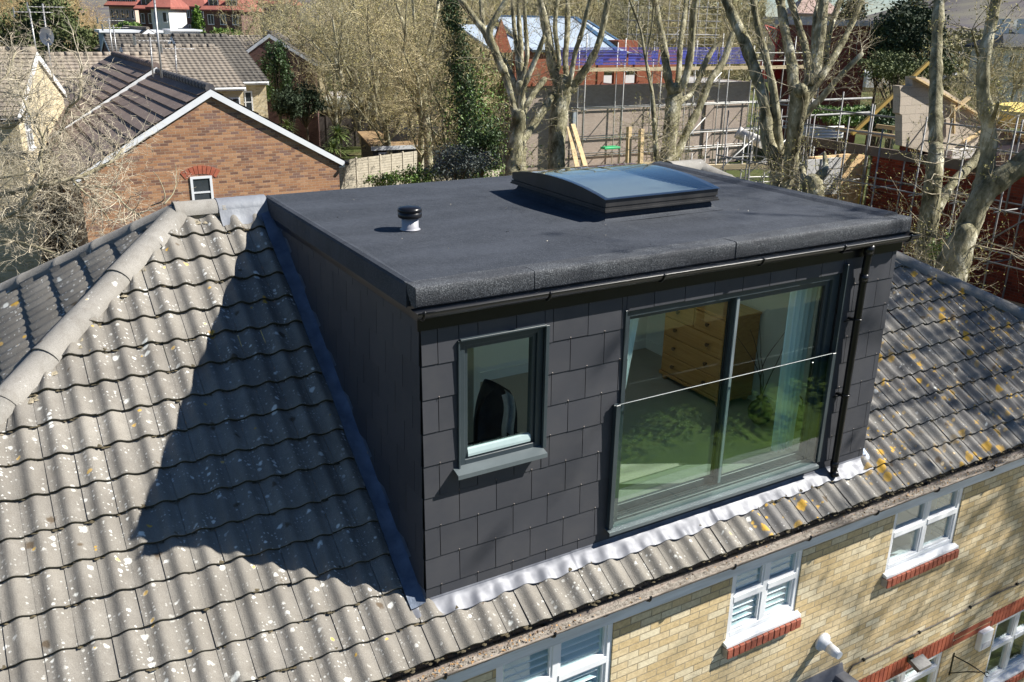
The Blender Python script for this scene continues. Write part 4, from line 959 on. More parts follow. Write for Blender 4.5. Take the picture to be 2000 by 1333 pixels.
hA = gable_house('brown_brick_house', 'brown multi-brick house with a white-edged gable and one small arched window', (3.57, 22.0, Z0), 0, 3.72, 3.72, 8.3, 4.95, 7.12, BB, R_PURP,
    verge=WHITE, gauge=.36, oh=.16, windows=((-.50, 3.60, .62, 1.10),), back=False, ridgemat=pm('dark_ridge', (.05, .05, .06), (.09, .085, .085), 8, .8), vthick=.15)
m = MB()
for i in range(9):                                             # red brick arch over its window
    t = math.radians(122-i*8); cx_, cz_, r0, r1 = -.50, 4.03, .74, .98
    a = t+math.radians(3.4); b = t-math.radians(3.4)
    m.poly([(cx_+r0*math.cos(a), -.012, cz_+r0*math.sin(a)), (cx_+r1*math.cos(a), -.012, cz_+r1*math.sin(a)), (cx_+r1*math.cos(b), -.012, cz_+r1*math.sin(b)), (cx_+r0*math.cos(b), -.012, cz_+r0*math.sin(b))], (0, .05, 0))
m.build('brick_arch', pm('arch_brick', (.42, .12, .065), (.30, .08, .045), 9, .85), hA)
hB = gable_house('purple_roofed_house', 'brown-roofed house joined on behind the brown brick gable, stepped up along a white edge', (3.57, 30.4, Z0), 0, 4.4, 3.72, 11, 4.62, 7.30, BB, R_PURP, verge=WHITED, gauge=.36, back=False, vthick=.13)
gable_house('tan_roofed_house', 'low house with a plain tan tiled roof behind the brown roofs on the left', (1.2, 47.8, Z0), -math.pi/2, 4.2, 4.2, 5.6, 5.2, 7.0, CB, R_TAN, verge=pm('dark_barge', (.06, .065, .075)), gauge=.36)
gable_house('grey_roofed_house', 'house with a large weathered grey roof and cream brick end behind the brown roofs', (5.1, 49.5, Z0), -math.pi/2, 5.2, 5.2, 5.0, 5.62, 7.35, CB, R_GREY, verge=WHITED, gauge=.36, side_windows=((1, 4.0, 3.9, .8, 1.1),))
gable_house('dark_roofed_house', 'house with a long dark tiled roof running away behind the large grey roof', (8.2, 51.8, Z0), -math.pi/2, 5.8, 6.2, 3.5, 5.8, 7.85, CB, R_DARK, verge=WHITED, gauge=.36, side_windows=((1, 1.9, 4.1, .8, 1.1),))
gable_house('brick_back_house', 'low terrace with a dark patterned tile roof behind the aerials', (5.8, 62, Z0), -math.pi/2, 4, 4, 6.4, 6.0, 7.6, DB, R_DARK, gauge=.36)
gable_house('white_edged_gable_house', 'dark brick house with a white-edged gable near the bushy trees', (15.6, 58, Z0), -.35, 2.6, 2.9, 8, 6.1, 7.9, DB, R_DARK, gauge=.36, verge=WHITE)
gable_house('far_terrace', 'far pale-tiled terrace roof below the brick blocks', (9.5, 74, Z0), -math.pi/2, 4, 4, 14, 6.0, 7.3, CB, R_GREY, gauge=.4)
gable_house('far_gable_house', 'far small dark gable with white edges left of the white box dormer', (9.2, 66, Z0), .1, 2.1, 2.1, 7, 6.6, 8.0, DB, R_GREY, gauge=.36)
wb = empty('white_box_dormer', at(366, 84, 66), 'white box dormer on the far terrace roof', 'dormer'); m = MB(); m.box((-1.0, 0, -.8), (1.0, 3, .8)); m.build('wall', WR, wb); m = MB(); m.box((-1.15, -.15, .8), (1.15, 3.1, .92)); m.build('roof', WHITE, wb); small_window(wb, (-.6, -.002, -.3), (1, 0, 0), (0, -1, 0), 1.2, .8)
wb = empty('blue_grey_box_house', at(272, 80, 64), 'blue-grey flat-roofed house top with white roof edge beside the tall aerials', 'house'); m = MB(); m.box((-2.2, 0, -3), (1.5, 4, .55)); m.build('wall', pm('blue_grey_render', (.38, .45, .54), None, 1, .8), wb); m = MB(); m.box((-2.6, -.2, .55), (1.7, 2.6, .72)); m.build('roof', WHITE, wb)
small_window(wb, (.1, -.002, -.8), (1, 0, 0), (0, -1, 0), .8, 1.1, bars=0); m = MB(); m.box((-2.0, -.02, -.9), (-.5, -.003, .4)); m.build('dark_panel', pm('navy_cladding', (.02, .06, .14)), wb)
# cream gable at the far left
ap = at(68, 103, 30); le = at(33, 222, 26.6)
dv = np.array([le[0]-ap[0], le[1]-ap[1]]); hw_ = float(np.hypot(*dv)); yaw_ = math.atan2(dv[1], dv[0])+math.pi
hC = gable_house('cream_brick_house', 'cream brick house with a tall white-edged gable at the left edge', (ap[0], ap[1], Z0), yaw_, hw_, hw_, 9, le[2]-Z0, ap[2]-Z0, CB, R_TAN, verge=WHITE, gauge=.33,
    windows=((-hw_+1.2, le[2]-Z0-1.2, .9, 1.2), (-hw_+1.2, le[2]-Z0-3.9, .9, 1.2)))
# ------------------------------------------------------------------ estate blocks on the rise
def block(name, label, u0, u1, vtop, vbot, dep, wall, roof, nx, nz, cat='apartment block', dormers=0, rh=3.5, th=11, rg=True, dpr=None, flat=False):
    a, b = at(u0, vtop, dep), at(u1, vtop, dep if dpr is None else dpr); d = b-a; d[2] = 0; L = float(np.hypot(d[0], d[1])); yaw = math.atan2(d[1], d[0])
    zb = min(at(u0, vbot, dep)[2]-6, hill(a[0], a[1])-1); H = a[2]-zb
    h = empty(name, (a[0], a[1], zb), label, cat, 'brick apartment blocks on the rise' if rg else None, rz=yaw)
    m = MB(); m.box((0, 0, 0), (L, th, H)); m.build('wall', wall, h)
    zt = H-.5; 
    for i in range(nx):
        for j in range(nz):
            w_ = min(1.5, L/nx*.5); small_window(h, ((i+.5)*L/nx-w_/2, -.01, zt-1.7-j*2.9), (1, 0, 0), (0, -1, 0), w_, 1.5, bars=1 if w_ > .9 else 0, trans=0)
    if flat: m = MB(); m.box((-.2, -.2, H), (L+.2, th+.2, H+.35)); m.build('roof', roof, h); return h
    m = MB(); n_ = 10; tv = []
    e = .6; V = [(-e, -e, H), (L+e, -e, H), (L+e, th+e, H), (-e, th+e, H), (min(th*.45, L*.3), th/2, H+rh), (L-min(th*.45, L*.3), th/2, H+rh)]
    m.add(V, [(0, 1, 5, 4), (2, 3, 4, 5)]); m.c.append((np.zeros((0, 3)), np.array([[1, 2, 5], [3, 0, 4]]), 0, False)); m.box((-e, -e, H-.25), (L+e, th+e, H-.01)); r_ = m.build('roof', roof, h)
    for i in range(dormers):
        x = (i+.5)*L/dormers; q = MB(); q.box((x-.9, .5, H+.1), (x+.9, 3.5, H+1.7)); dm = q.build('roof_dormer', roof, h); small_window(dm, (x-.75, .49, H+.4), (1, 0, 0), (0, -1, 0), 1.5, 1.1, bars=1, trans=0)
    for i in range(2): q = MB(); q.box((L*(.25+.5*i)-.6, th/2-.4, H+rh-1), (L*(.25+.5*i)+.6, th/2+.4, H+rh+1.3)); q.build('chimney', wall, h)
    return h
block('estate_block', 'pink-grey brick block with a red dormered roof, leftmost of the far blocks', 212, 262, 10, 60, 150, PB, R_RED, 5, 3, dormers=4)
block('estate_block', 'dark brick block with a red roof touching the white rendered wall', 270, 298, 17, 60, 140, DB, R_RED, 2, 3, dormers=1)
block('white_rendered_block', 'bright white rendered gable wall between the dark brick blocks', 294, 328, 14, 60, 137, WR, R_RED, 2, 3, th=8, rh=2.5)
block('estate_block', 'long dark purple brick block with a brown roof and many small windows', 326, 398, 12, 54, 185, DB, R_RED, 8, 4)
block('estate_block', 'dark brick block with white windows and white roof dormers, rightmost of the far blocks', 398, 470, 19, 64, 140, DB, R_RED, 3, 3, dormers=2)
block('estate_block', 'red-roofed block half hidden by the brown twigs behind the bushy trees', 455, 560, 6, 60, 175, DB, R_RED, 6, 3, dormers=3)
hh = at(1600, 34, 190)
block('hilltop_house', 'far house with a pink-beige roof and chimney on the skyline', 1555, 1640, 26, 45, 190, PB, pm('pinkish_roof', (.46, .33, .28), (.38, .27, .23), 1, .9), 4, 1, cat='house', rg=False, th=9, rh=3.6)
block('red_brown_block', 'plain red-brown brick building with a flat roof behind the site', 1606, 1702, 50, 128, 62, brick('red_brown_brick', [(.16, .045, .035), (.20, .055, .04), (.13, .04, .035)], (.17, .08, .06)), pm('grey_roof_sheet', (.40, .40, .42)), 1, 0, cat='building', rg=False, flat=True)
block('pale_roof_building', 'long low pale building on the skyline left of the red-brown brick block', 1480, 1600, 38, 60, 120, PB, pm('pale_felt', (.45, .43, .42)), 6, 1, cat='building', rg=False, flat=True)
block('roadside_house', 'far white-walled house with a dark slate roof at the right edge', 1966, 2040, 92, 112, 90, WR, pm('dark_slate_roof', (.05, .055, .065), None, 3, .95), 2, 1, cat='house', rg=False, th=7, rh=1.4)
0 and block('long_shed', 'long grey shed with a pale roof at the far right', 1895, 2010, 50, 62, 150, pm('grey_sheeting', (.4, .42, .45)), pm('pale_sheet_roof', (.5, .52, .56)), 5, 1, cat='shed', rg=False, flat=True)
# ------------------------------------------------------------------ aerials
def aerial(label, u0, v0, u1, v1, dep, kind='yagi', r_=.028):
    b = at(u1, v1, dep); t = at(u0, v0, dep); t[2] = max(t[2], b[2]+.5)
    e = empty('television_aerial', b, label, 'aerial', 'aerials on the rooftops'); H = t-b
    m = MB(); m.tube([(0, 0, -.3), tuple(H)], r_, 6); m.build('pole', pm('galvanised_pole', (.42, .42, .42), (.30, .29, .28), 4, .5, .6), e) if 'GALV' not in globals() else m.build('pole', GALV, e)
    if kind == 'yagi':
        m = MB(); d = np.array([.86, -.5, 0]); c = H-np.array([0, 0, .1]); m.tube([c-d*.5, c+d*.7], .014, 5)
        for k in range(9): q = c+d*(-.45+k*.14); m.tube([q-np.array([.12, .2, 0]), q+np.array([.12, .2, 0])], .009, 4)
        m.obox(c-d*.55-np.array([0, .25, .15]), (0.02, 0, 0), (0, .5, 0), (0, 0, .3)); m.build('antenna', GALV, e)
    return e
GALV = pm('galvanised_metal', (.46, .46, .46), (.32, .31, .30), 4, .45, .6)
a1 = aerial('tall thin aerial pole on the left end of the cream house roof', 57, 18, 72, 106, 30)
a2 = aerial('aerial pole carrying a round satellite dish beside the cream gable', 83, 8, 101, 142, 31)
c = at(92, 72, 31)-a2_loc if False else at(92, 72, 31)-np.array(a2.location)
m = MB(); V = []; k = 16
for r_, dd in ((0, .06), (.12, .05), (.22, .02), (.30, -.03)):
    pass
for i, (r_, dd) in enumerate(((.001, .08), (.12, .065), (.24, .02), (.32, -.03))):
    V += [c+R2*math.cos(t)*r_*.8+np.array([0, 0, 1.])*math.sin(t)*r_+FW*dd for t in np.arange(k)*2*math.pi/k]
m.add(V, [(i*k+q, i*k+(q+1) % k, (i+1)*k+(q+1) % k, (i+1)*k+q) for i in range(3) for q in range(k)], 0, True); m.tube([c+FW*.06, c+R2*.2-FW*.25-np.array([0, 0, .2])], .012, 5); m.build('satellite_dish', pm('dish_white', (.66, .66, .64)), a2)
aerial('tallest aerial mast rising from the brown roof ridge', 299, -25, 314, 134, 29, r_=.034)
aerial('short aerial pole just left of the tallest mast', 293, 74, 297, 133, 30)
aerial('aerial with a long crossbar in front of the large grey roof', 342, 90, 344, 143, 33)
aerial('aerial pole far left of the tallest mast, leaning pair left', 212, 36, 221, 112, 42)
aerial('aerial pole far left of the tallest mast, leaning pair right', 221, 50, 229, 112, 43)
# ------------------------------------------------------------------ gardens: fences, sheds, palms
FW_ = pm('pale_concrete_fence', (.50, .45, .36), (.36, .32, .25), 5, .9); FD = pm('dark_fence_board', (.10, .085, .075), (.06, .05, .045), 4, .9)
def fence(name, label, a, b, h_, n_, m1, post=.10, boards=True, cat='fence'):
    a, b = np.array(a[:2]), np.array(b[:2]); L = float(np.hypot(*(b-a))); yaw = math.atan2(b[1]-a[1], b[0]-a[0])
    e = empty(name, (a[0], a[1], Z0), label, cat, rz=yaw)
    for i in range(n_+1):
        m = MB(); x = L*i/n_; m.box((x-post/2, -post/2, 0), (x+post/2, post/2, h_+.06), 0, .01); m.build('post', m1, e)
    for i in range(n_):
        m = MB(); x0, x1 = L*i/n_+post/2, L*(i+1)/n_-post/2; k = max(3, int(h_/.14))
        for j in range(k): m.box((x0, -.018+rnd.uniform(-.004, .004), h_*j/k), (x1, .018, h_*(j+1)/k-.014))
        m.box(((x0+x1)/2-.03, -.04, 0), ((x0+x1)/2+.03, -.02, h_)); m.build('panel', m1, e)
    return e
fence('garden_fence', 'pale panel fence running back from the right end of the brown brick gable', (13.6, 41.0), (20.0, 43.0), 1.85, 4, FW_)
fence('garden_fence', 'short pale fence with a corner behind the left end of the rooflight', (16.6, 34.4), (21.1, 35.75), 1.75, 3, FW_)
fence('garden_fence', 'pale return fence at the corner of the short pale fence', (21.1, 35.75), (22.6, 33.2), 1.75, 1, FW_)
fence('dark_fence', 'long dark boarded fence behind the spiky palms', (13.5, 60.5), (30, 57), 2.2, 8, FD)
fence('dark_fence', 'dark boarded fence farthest back below the flat sheds', (17.0, 66.5), (32, 63), 2.2, 7, FD)
def shed(name, label, cx, cy, yaw, sx, sy, h0, h1, wall, roof, win=False):
    e = empty(name, (cx, cy, Z0), label, 'shed', rz=yaw)
    m = MB(); m.poly([(0, 0, 0), (0, sy, 0), (0, sy, h1), (0, 0, h0)], (sx, 0, 0)); m.build('wall', wall, e)
    m = MB(); m.poly([(-.15, -.2, h0+.0), (-.15, sy+.15, h1), (-.15, sy+.15, h1+.09), (-.15, -.2, h0+.09)], (sx+.3, 0, 0)); m.build('roof', roof, e)
    m = MB(); m.box((-.17, -.23, h0-.14), (sx+.17, -.205, h0+.09)); m.build('roof_edge', WHITED if win != 2 else roof, e)
    if win == 1: small_window(e, (.3, -.003, 1.0), (1, 0, 0), (0, -1, 0), .7, .7)
    return e
shed('flat_roofed_shed', 'flat-roofed garage with a white roof edge beside the dark bushes', 15.0, 61.0, -.35, 3.6, 4.2, 2.5, 2.6, FD, pm('grey_felt', (.30, .29, .27), (.2, .2, .19), 2))
shed('flat_roofed_shed', 'wide pale mossy-roofed shed half under the twigs', 19.2, 62.0, -.30, 5.0, 4.0, 2.4, 2.9, FD, pm('mossy_sheet', (.42, .43, .36), (.28, .30, .22), 2), 2)
shed('small_roof_shed', 'small light-roofed shed behind the wide pale shed', 21.6, 70, -.3, 4, 3, 2.4, 2.8, FD, pm('light_tile_sheet', (.46, .44, .42), (.3, .28, .27), 6), 2)
shed('garden_shed', 'dark garden shed with a white window and brown roof behind the pale fence', 17.2, 44.0, -.12, 3.4, 2.8, 2.0, 2.5, pm('dark_timber', (.05, .05, .045), None, 3), pm('brown_felt_roof', (.30, .20, .10), (.20, .13, .07), 2), 1)
shed('stone_shed', 'low pale-roofed outbuilding behind the garden shed', 21.2, 47.5, -.2, 3.0, 2.5, 1.9, 2.2, pm('pale_block', (.45, .40, .32)), pm('pale_corrugated', (.42, .40, .36), (.3, .28, .26), 5), 2)
LEAFD = pm('dark_leaf', (.055, .105, .028), (.025, .05, .014), 8, .6); LEAFG = pm('bright_leaf', (.13, .22, .03), (.07, .13, .02), 6, .55)
def palm(label, p, h_, n_, Lf):
    e = empty('cordyline_palm', p, label, 'palm', 'spiky garden palms'); m = MB(); m.tube([(0, 0, 0), (.05, .02, h_*.5), (.02, 0, h_)], [.11, .08, .07], 8, wob=.2); m.build('trunk', BARKD, e)
    m = MB()
    for i in range(n_):
        a = rnd.uniform(0, 6.283); el = rnd.uniform(-.5, 1.35); d = np.array([math.cos(a)*math.cos(el), math.sin(a)*math.cos(el), math.sin(el)]); L = Lf*rnd.uniform(.75, 1.1)
        s_ = np.cross(d, (0, 0, 1.)); s_ /= np.linalg.norm(s_)+1e-6; p0 = np.array([.02, 0, h_]); P = [p0+d*L*t-np.array([0, 0, 1.])*(L*.42*t*t) for t in (0, .35, .7, 1.0)]; ww = [.02, .035, .025, .003]
        V = []; 
        for q, w2 in zip(P, ww): V += [q-s_*w2, q+s_*w2]
        m.add(V, [(0, 1, 3, 2), (2, 3, 5, 4), (4, 5, 7, 6)])
    m.build('crown', pm('sword_leaf', (.20, .26, .08), (.10, .15, .04), 3, .5) if 'SWORD' not in globals() else SWORD, e)
SWORD = pm('sword_leaf', (.22, .28, .08), (.10, .15, .04), 3, .5)
BARKD = pm('brown_bark', (.13, .10, .07), (.06, .05, .035), 10, .95, bump=.01, bscale=30)
p1, p2, p3 = onz(660, 262, -2.6), at(650, 290, 46), at(560, 246, 50)
palm('taller spiky palm with drooping dead leaves in front of the dark fence', (p1[0]*.0+at(660, 262, 50)[0], at(660, 262, 50)[1], Z0), at(660, 262, 50)[2]-Z0, 150, .95)
palm('lower pale spiky palm just right of the brown brick gable roof', (p2[0], p2[1], Z0), p2[2]-Z0, 120, .85)
palm('spiky palm just peeping over the right slope of the brown brick gable', (p3[0], p3[1], Z0), p3[2]-Z0, 90, .7)
# ------------------------------------------------------------------ trees
BARK = N('plane_bark'); _v = BARK.map(BARK.co(), (1, 1, .45)); _c = BARK.ramp(BARK.noise(2.6, _v, 6, .7), [(.38, (.09, .08, .045)), (.48, (.24, .22, .14)), (.56, (.33, .305, .205)), (.64, (.60, .57, .44))])
_c = BARK.mix(BARK.math('MULTIPLY', BARK.step(BARK.noise(9, _v, 4), .52, .66), .6), _c, (.10, .10, .05)); BARK.col(_c, .9, 0, .15); BARK.bump(BARK.noise(7, _v, 6, .7), .06); BARK = BARK.m
TWIGM = pm('pale_twig', (.42, .37, .26), (.26, .22, .15), 3, .85); TWIGB = pm('ochre_twig', (.62, .53, .32), (.30, .25, .14), 2, .9)
BUD = pm('yellow_green_bud', (.42, .40, .10), (.26, .22, .06), 30, .7); BUDO = pm('olive_bud', (.48, .42, .17), (.30, .26, .10), 20, .8)

def unit(a): return a/np.maximum(np.linalg.norm(a, axis=-1, keepdims=True), 1e-9)
def sprays(mb, P, D, L, r0, plan, up=.15, wig=.22, k=3, r=None, spread=.9):
    """shoots that wander and branch; plan = [(segments, children per shoot), ...]; returns node points"""
    r = r or rng; P, D = np.asarray(P, float), unit(np.asarray(D, float)); L = np.broadcast_to(np.asarray(L, float), (len(P),)).copy(); R = np.broadcast_to(np.asarray(r0, float), (len(P),)).copy(); nodes = []
    for lv, (ns, kids) in enumerate(plan):
        n = len(P); pts = [P]; d = D; dirs = [d]
        for s in range(ns):
            d = unit(d+r.normal(size=(n, 3))*wig+np.array([0, 0, up])*(.5 if lv == 0 else 1)); q = pts[-1]+d*(L/ns)[:, None]
            ra = R*(1-.8*s/ns); rb = R*(1-.8*(s+1)/ns); mb.segs(pts[-1], q, ra, rb, k if lv else max(k, 4)); pts.append(q); dirs.append(d)
        A = np.stack(pts, 1); Dd = np.stack(dirs, 1); nodes.append(A[:, 1:].reshape(-1, 3))
        if kids == 0 or lv == len(plan)-1: break
        kk = r.random((n, kids))*.85+.12; ii = np.clip((kk*ns).astype(int), 0, ns-1); fr = kk*ns-ii
        idx = np.arange(n)[:, None]; c = A[idx, ii]*(1-fr[..., None])+A[idx, ii+1]*fr[..., None]
        dd = Dd[idx, ii+1]; rd = r.normal(size=dd.shape); rd = rd-dd*np.sum(rd*dd, -1, keepdims=True); nd = unit(unit(rd)*spread+dd*.75)
        P = c.reshape(-1, 3); D = nd.reshape(-1, 3); L = (L[:, None]*(.62-.34*kk)*(.7+.6*r.random(kk.shape))).reshape(-1); R = (R[:, None]*(1-.75*kk)*.62).reshape(-1); R = np.maximum(R, .0028)
    return nodes
def limb_pts(trace, dep, drift, n=4, r=None):
    """smooth path through traced points, wandering in depth as a real limb does"""
    r = r or rng; T = np.array(trace, float); m = len(T); dd = np.linspace(0, 1, m)*drift+np.concatenate([[0], np.cumsum(r.normal(size=m-1)*.10)])
    P = np.array([at(u, v, dep+q) for (u, v, w_), q in zip(T, dd)]); rad = T[:, 2]/FPX*(dep+dd)/2
    s = np.linspace(0, m-1, (m-1)*n+1); i = np.clip(s.astype(int), 0, m-2); f = (s-i)[:, None]
    pm1 = P[np.maximum(i-1, 0)]; p0 = P[i]; p1 = P[i+1]; p2 = P[np.minimum(i+2, m-1)]
    Q = .5*((2*p0)+(-pm1+p1)*f+(2*pm1-5*p0+4*p1-p2)*f**2+(-pm1+3*p0-3*p1+p2)*f**3)
    return Q, np.interp(s, np.arange(m), rad)
def traced_tree(label, dep, trunk, limbs, seed, ext=2.5, shoots=10, buds=1.0, name='plane_tree', bark=None, twig=None, base=True, low=0, bs=.021, group=None, shootL=(.8, 2.2)):
    r = np.random.default_rng(seed); b0 = at(trunk[0][0], trunk[0][1], dep); org = np.array([b0[0], b0[1], Z0])
    e = empty(name, org, label, 'tree', group)
    m = MB(); tw = MB(); allp = []; tips = []
    P, R = limb_pts(trunk, dep, 0, r=r)
    if base: P = np.vstack([[[b0[0], b0[1], Z0-.2]], [[b0[0], b0[1], Z0+.6]], P]); R = np.concatenate([[R[0]*1.5, R[0]*1.12], R])
    _d = unit(P[-1]-P[-2]); P = np.vstack([P, [P[-1]+_d*R[-1]*.5], [P[-1]+_d*R[-1]*.9]]); R = np.concatenate([R, [R[-1]*.8, R[-1]*.3]])
    m.tube(P-org, R*1.03, 14, wob=.16)
    for L in limbs:
        dr = r.uniform(-1.6, 1.6) if len(L) > 2 else 0
        P, R = limb_pts(L, dep, dr, r=r)
        # knobbly swellings along the limb
        R = R*(1+.13*r.normal(size=len(R)).clip(-1, 1.9)*.7)
        if L[-1][1] < 12:                                       # it goes on above the picture
            d = unit(P[-1]-P[-3]); q = [P[-1]]; rr = [R[-1]]
            for s in range(6): d = unit(d+r.normal(size=3)*.12+np.array([0, 0, .08])); q.append(q[-1]+d*ext/6); rr.append(R[-1]*(1-.8*(s+1)/6))
            P = np.vstack([P, q[1:]]); R = np.concatenate([R, rr[1:]])
        else:
            _d = unit(P[-1]-P[-2]); P = np.vstack([P, [P[-1]+_d*R[-1]*.5], [P[-1]+_d*R[-1]*.9]]); R = np.concatenate([R, [R[-1]*.8, R[-1]*.3]])
        m.tube(P-org, R, 10, wob=.14); allp.append((P, R))
    tr = m.build('trunk', bark or BARK, e)
    S = []; Dn = []; LL = []; RR = []
    for P, R in allp:
        n = max(2, int(shoots*np.linalg.norm(np.diff(P, axis=0), axis=1).sum()/4))
        i = (len(P)-1)*np.sqrt(r.random(n)); i = i.astype(int); dz = unit(P[np.minimum(i+1, len(P)-1)]-P[np.maximum(i-1, 0)])
        a = r.normal(size=(n, 3)); a = unit(a-dz*np.sum(a*dz, 1, keepdims=True)); S.append(P[i]); Dn.append(unit(a+dz*.5+np.array([0, 0, .3]))); LL.append(r.uniform(*shootL, size=n)); RR.append(np.full(n, .013))
    if low:
        P, R = limb_pts(trunk, dep, 0, r=r); i = r.integers(0, len(P), low); a = unit(r.normal(size=(low, 3))*np.array([1, 1, .3])); S.append(P[i]); Dn.append(a); LL.append(r.uniform(.7, 2.0, size=low)); RR.append(np.full(low, .013))
    S = np.vstack(S)-org; nd = sprays(tw, S, np.vstack(Dn), np.concatenate(LL), np.concatenate(RR), [(5, 5), (4, 3), (3, 0)], up=.10, r=r)
    tw.build('twigs', twig or TWIGM, e)
    if buds:
        q = np.vstack(nd); q = q[r.random(len(q)) < .5*buds]; bm = MB(); bm.cards(q, bs); bm.build('buds', BUD, e)
    return e
PL = 'pollarded plane trees in front of the building site'
traced_tree('thick forked plane tree in the middle, beside two leaning planks', 36, [(1086, 340, 34), (1087, 300, 32), (1089, 255, 33), (1094, 205, 35), (1098, 172, 38), (1099, 160, 30)],
    [[(1096, 175, 20), (1080, 138, 18), (1071, 85, 17), (1063, 40, 15), (1055, 0, 14)], [(1094, 168, 16), (1083, 143, 15), (1076, 100, 15), (1069, 51, 14), (1060, 8, 12)],
     [(1099, 172, 16), (1106, 155, 13), (1104, 115, 12), (1108, 64, 11), (1109, 5, 10)], [(1100, 172, 16), (1113, 158, 11), (1124, 102, 10), (1136, 64, 9), (1152, 2, 8)],
     [(1098, 185, 22), (1116, 172, 18), (1134, 150, 16), (1154, 118, 14), (1172, 76, 13), (1188, 0, 12)], [(1094, 178, 14), (1084, 150, 11), (1092, 122, 10), (1084, 60, 10), (1088, 4, 9)]], 1, low=26, group=PL)
traced_tree('plane tree with a long arching left limb, just left of the thick forked one', 34, [(1000, 345, 30), (1001, 325, 28), (1006, 290, 27), (1011, 245, 28), (1013, 225, 26)],
    [[(1010, 232, 18), (1004, 215, 13), (996, 180, 13), (986, 145, 16), (974, 118, 17), (955, 74, 15), (930, 41, 13), (902, 4, 12)], [(1013, 232, 14), (1018, 215, 10), (1018, 189, 10), (1030, 153, 11), (1050, 106, 10), (1062, 74, 9)],
     [(1014, 232, 16), (1024, 218, 13), (1038, 189, 13), (1063, 156, 12)], [(1004, 330, 22), (1018, 283, 17), (1037, 250, 16), (1062, 215, 16), (1078, 186, 13)],
     [(986, 145, 14), (962, 92, 13), (956, 60, 14), (968, 35, 12), (988, 2, 11)]], 2, low=26, group=PL)
traced_tree('slim plane tree with upright parallel limbs behind the arching limb', 40, [(1018, 330, 20), (1017, 240, 19), (1016, 165, 18)],
    [[(1016, 170, 14), (1010, 105, 9), (1004, 50, 9), (1001, 3, 8)], [(1017, 170, 12), (1018, 105, 9), (1014, 50, 9), (1013, 3, 8)], [(1017, 175, 12), (1029, 110, 9), (1026, 50, 8), (1024, 3, 8)], [(1014, 185, 12), (985, 120, 11), (948, 70, 11), (940, 3, 10)]], 3, group=PL)
traced_tree('plane tree with a wide leaning right limb behind the rooflight', 35, [(1299, 345, 34), (1302, 322, 30), (1309, 265, 27), (1314, 215, 30), (1318, 185, 30), (1320, 172, 24)],
    [[(1317, 180, 20), (1306, 160, 16), (1297, 94, 15), (1286, 44, 14), (1278, 2, 13)], [(1319, 178, 14), (1325, 150, 11), (1329, 88, 10), (1337, 29, 9), (1340, 2, 9)], [(1320, 180, 18), (1337, 158, 15), (1349, 102, 14), (1353, 44, 13), (1358, 2, 13)],
     [(1316, 205, 18), (1332, 196, 13), (1355, 178, 11), (1376, 126, 11), (1399, 86, 9)], [(1306, 320, 22), (1322, 300, 18), (1346, 249, 15), (1364, 214, 15), (1387, 158, 14), (1411, 124, 13), (1431, 66, 11)]], 4, low=22, group=PL)
traced_tree('thin young tree full of yellow buds left of the wide leaning plane', 33, [(1284, 345, 11), (1281, 290, 10), (1277, 235, 9)], [[(1277, 240, 9), (1273, 175, 7), (1260, 111, 6), (1251, 58, 5), (1232, 6, 4)], [(1273, 180, 5), (1262, 120, 4), (1272, 60, 4), (1278, 4, 4)]], 5, low=60, buds=1.3, shoots=16, name='young_tree', group=None)
traced_tree('massive twin-stemmed plane tree behind the dormer corner', 27, [(1531, 420, 60), (1531, 385, 56), (1532, 345, 56), (1534, 320, 46)],
    [[(1528, 350, 34), (1513, 316, 26), (1498, 268, 22), (1494, 205, 24), (1481, 160, 24), (1457, 88, 22), (1434, 38, 20), (1417, 0, 18)], [(1530, 345, 26), (1520, 290, 22), (1516, 225, 18), (1508, 164, 16), (1493, 102, 14), (1478, 44, 13), (1471, 0, 12)],
     [(1536, 345, 34), (1546, 300, 30), (1555, 240, 32), (1562, 190, 34), (1563, 176, 28)], [(1560, 195, 24), (1551, 170, 22), (1545, 117, 20), (1533, 58, 18), (1524, 0, 17)], [(1564, 195, 22), (1577, 164, 14), (1574, 102, 13), (1558, 44, 12), (1543, 0, 11)],
     [(1566, 200, 26), (1586, 168, 24), (1598, 100, 22), (1609, 0, 20)], [(1567, 205, 18), (1600, 150, 13), (1611, 120, 12), (1621, 60, 11), (1641, 0, 11)], [(1570, 205, 18), (1606, 148, 15), (1638, 96, 14), (1660, 54, 12), (1682, 0, 12)],
     [(1550, 262, 22), (1572, 225, 15), (1606, 190, 13), (1640, 150, 11), (1682, 107, 10)], [(1583, 170, 14), (1587, 126, 11), (1591, 45, 10), (1600, 0, 9)]], 6, low=30, group=PL)
traced_tree('mossy twisted pollard stump with a pale scar beside the dormer corner', 24, [(1588, 450, 34), (1590, 405, 34), (1588, 372, 40), (1586, 355, 34)], [[(1588, 370, 26), (1600, 345, 20), (1612, 330, 12), (1610, 300, 7)], [(1584, 375, 24), (1570, 350, 16), (1566, 322, 8)]], 8, low=40, shoots=16, buds=1.3, group=PL)
traced_tree('tall straight plane trunk in front of the block gable', 22, [(1806, 560, 40), (1808, 500, 38), (1812, 440, 36), (1822, 360, 32), (1829, 290, 27)],
    [[(1828, 300, 26), (1827, 240, 25), (1828, 180, 24), (1829, 90, 22), (1834, 0, 20)], [(1815, 450, 24), (1836, 400, 20), (1862, 356, 19), (1890, 330, 18), (1912, 300, 18), (1924, 262, 16)]], 9, low=44, shoots=14, buds=1.3, group=PL, shootL=(.5, 1.7))
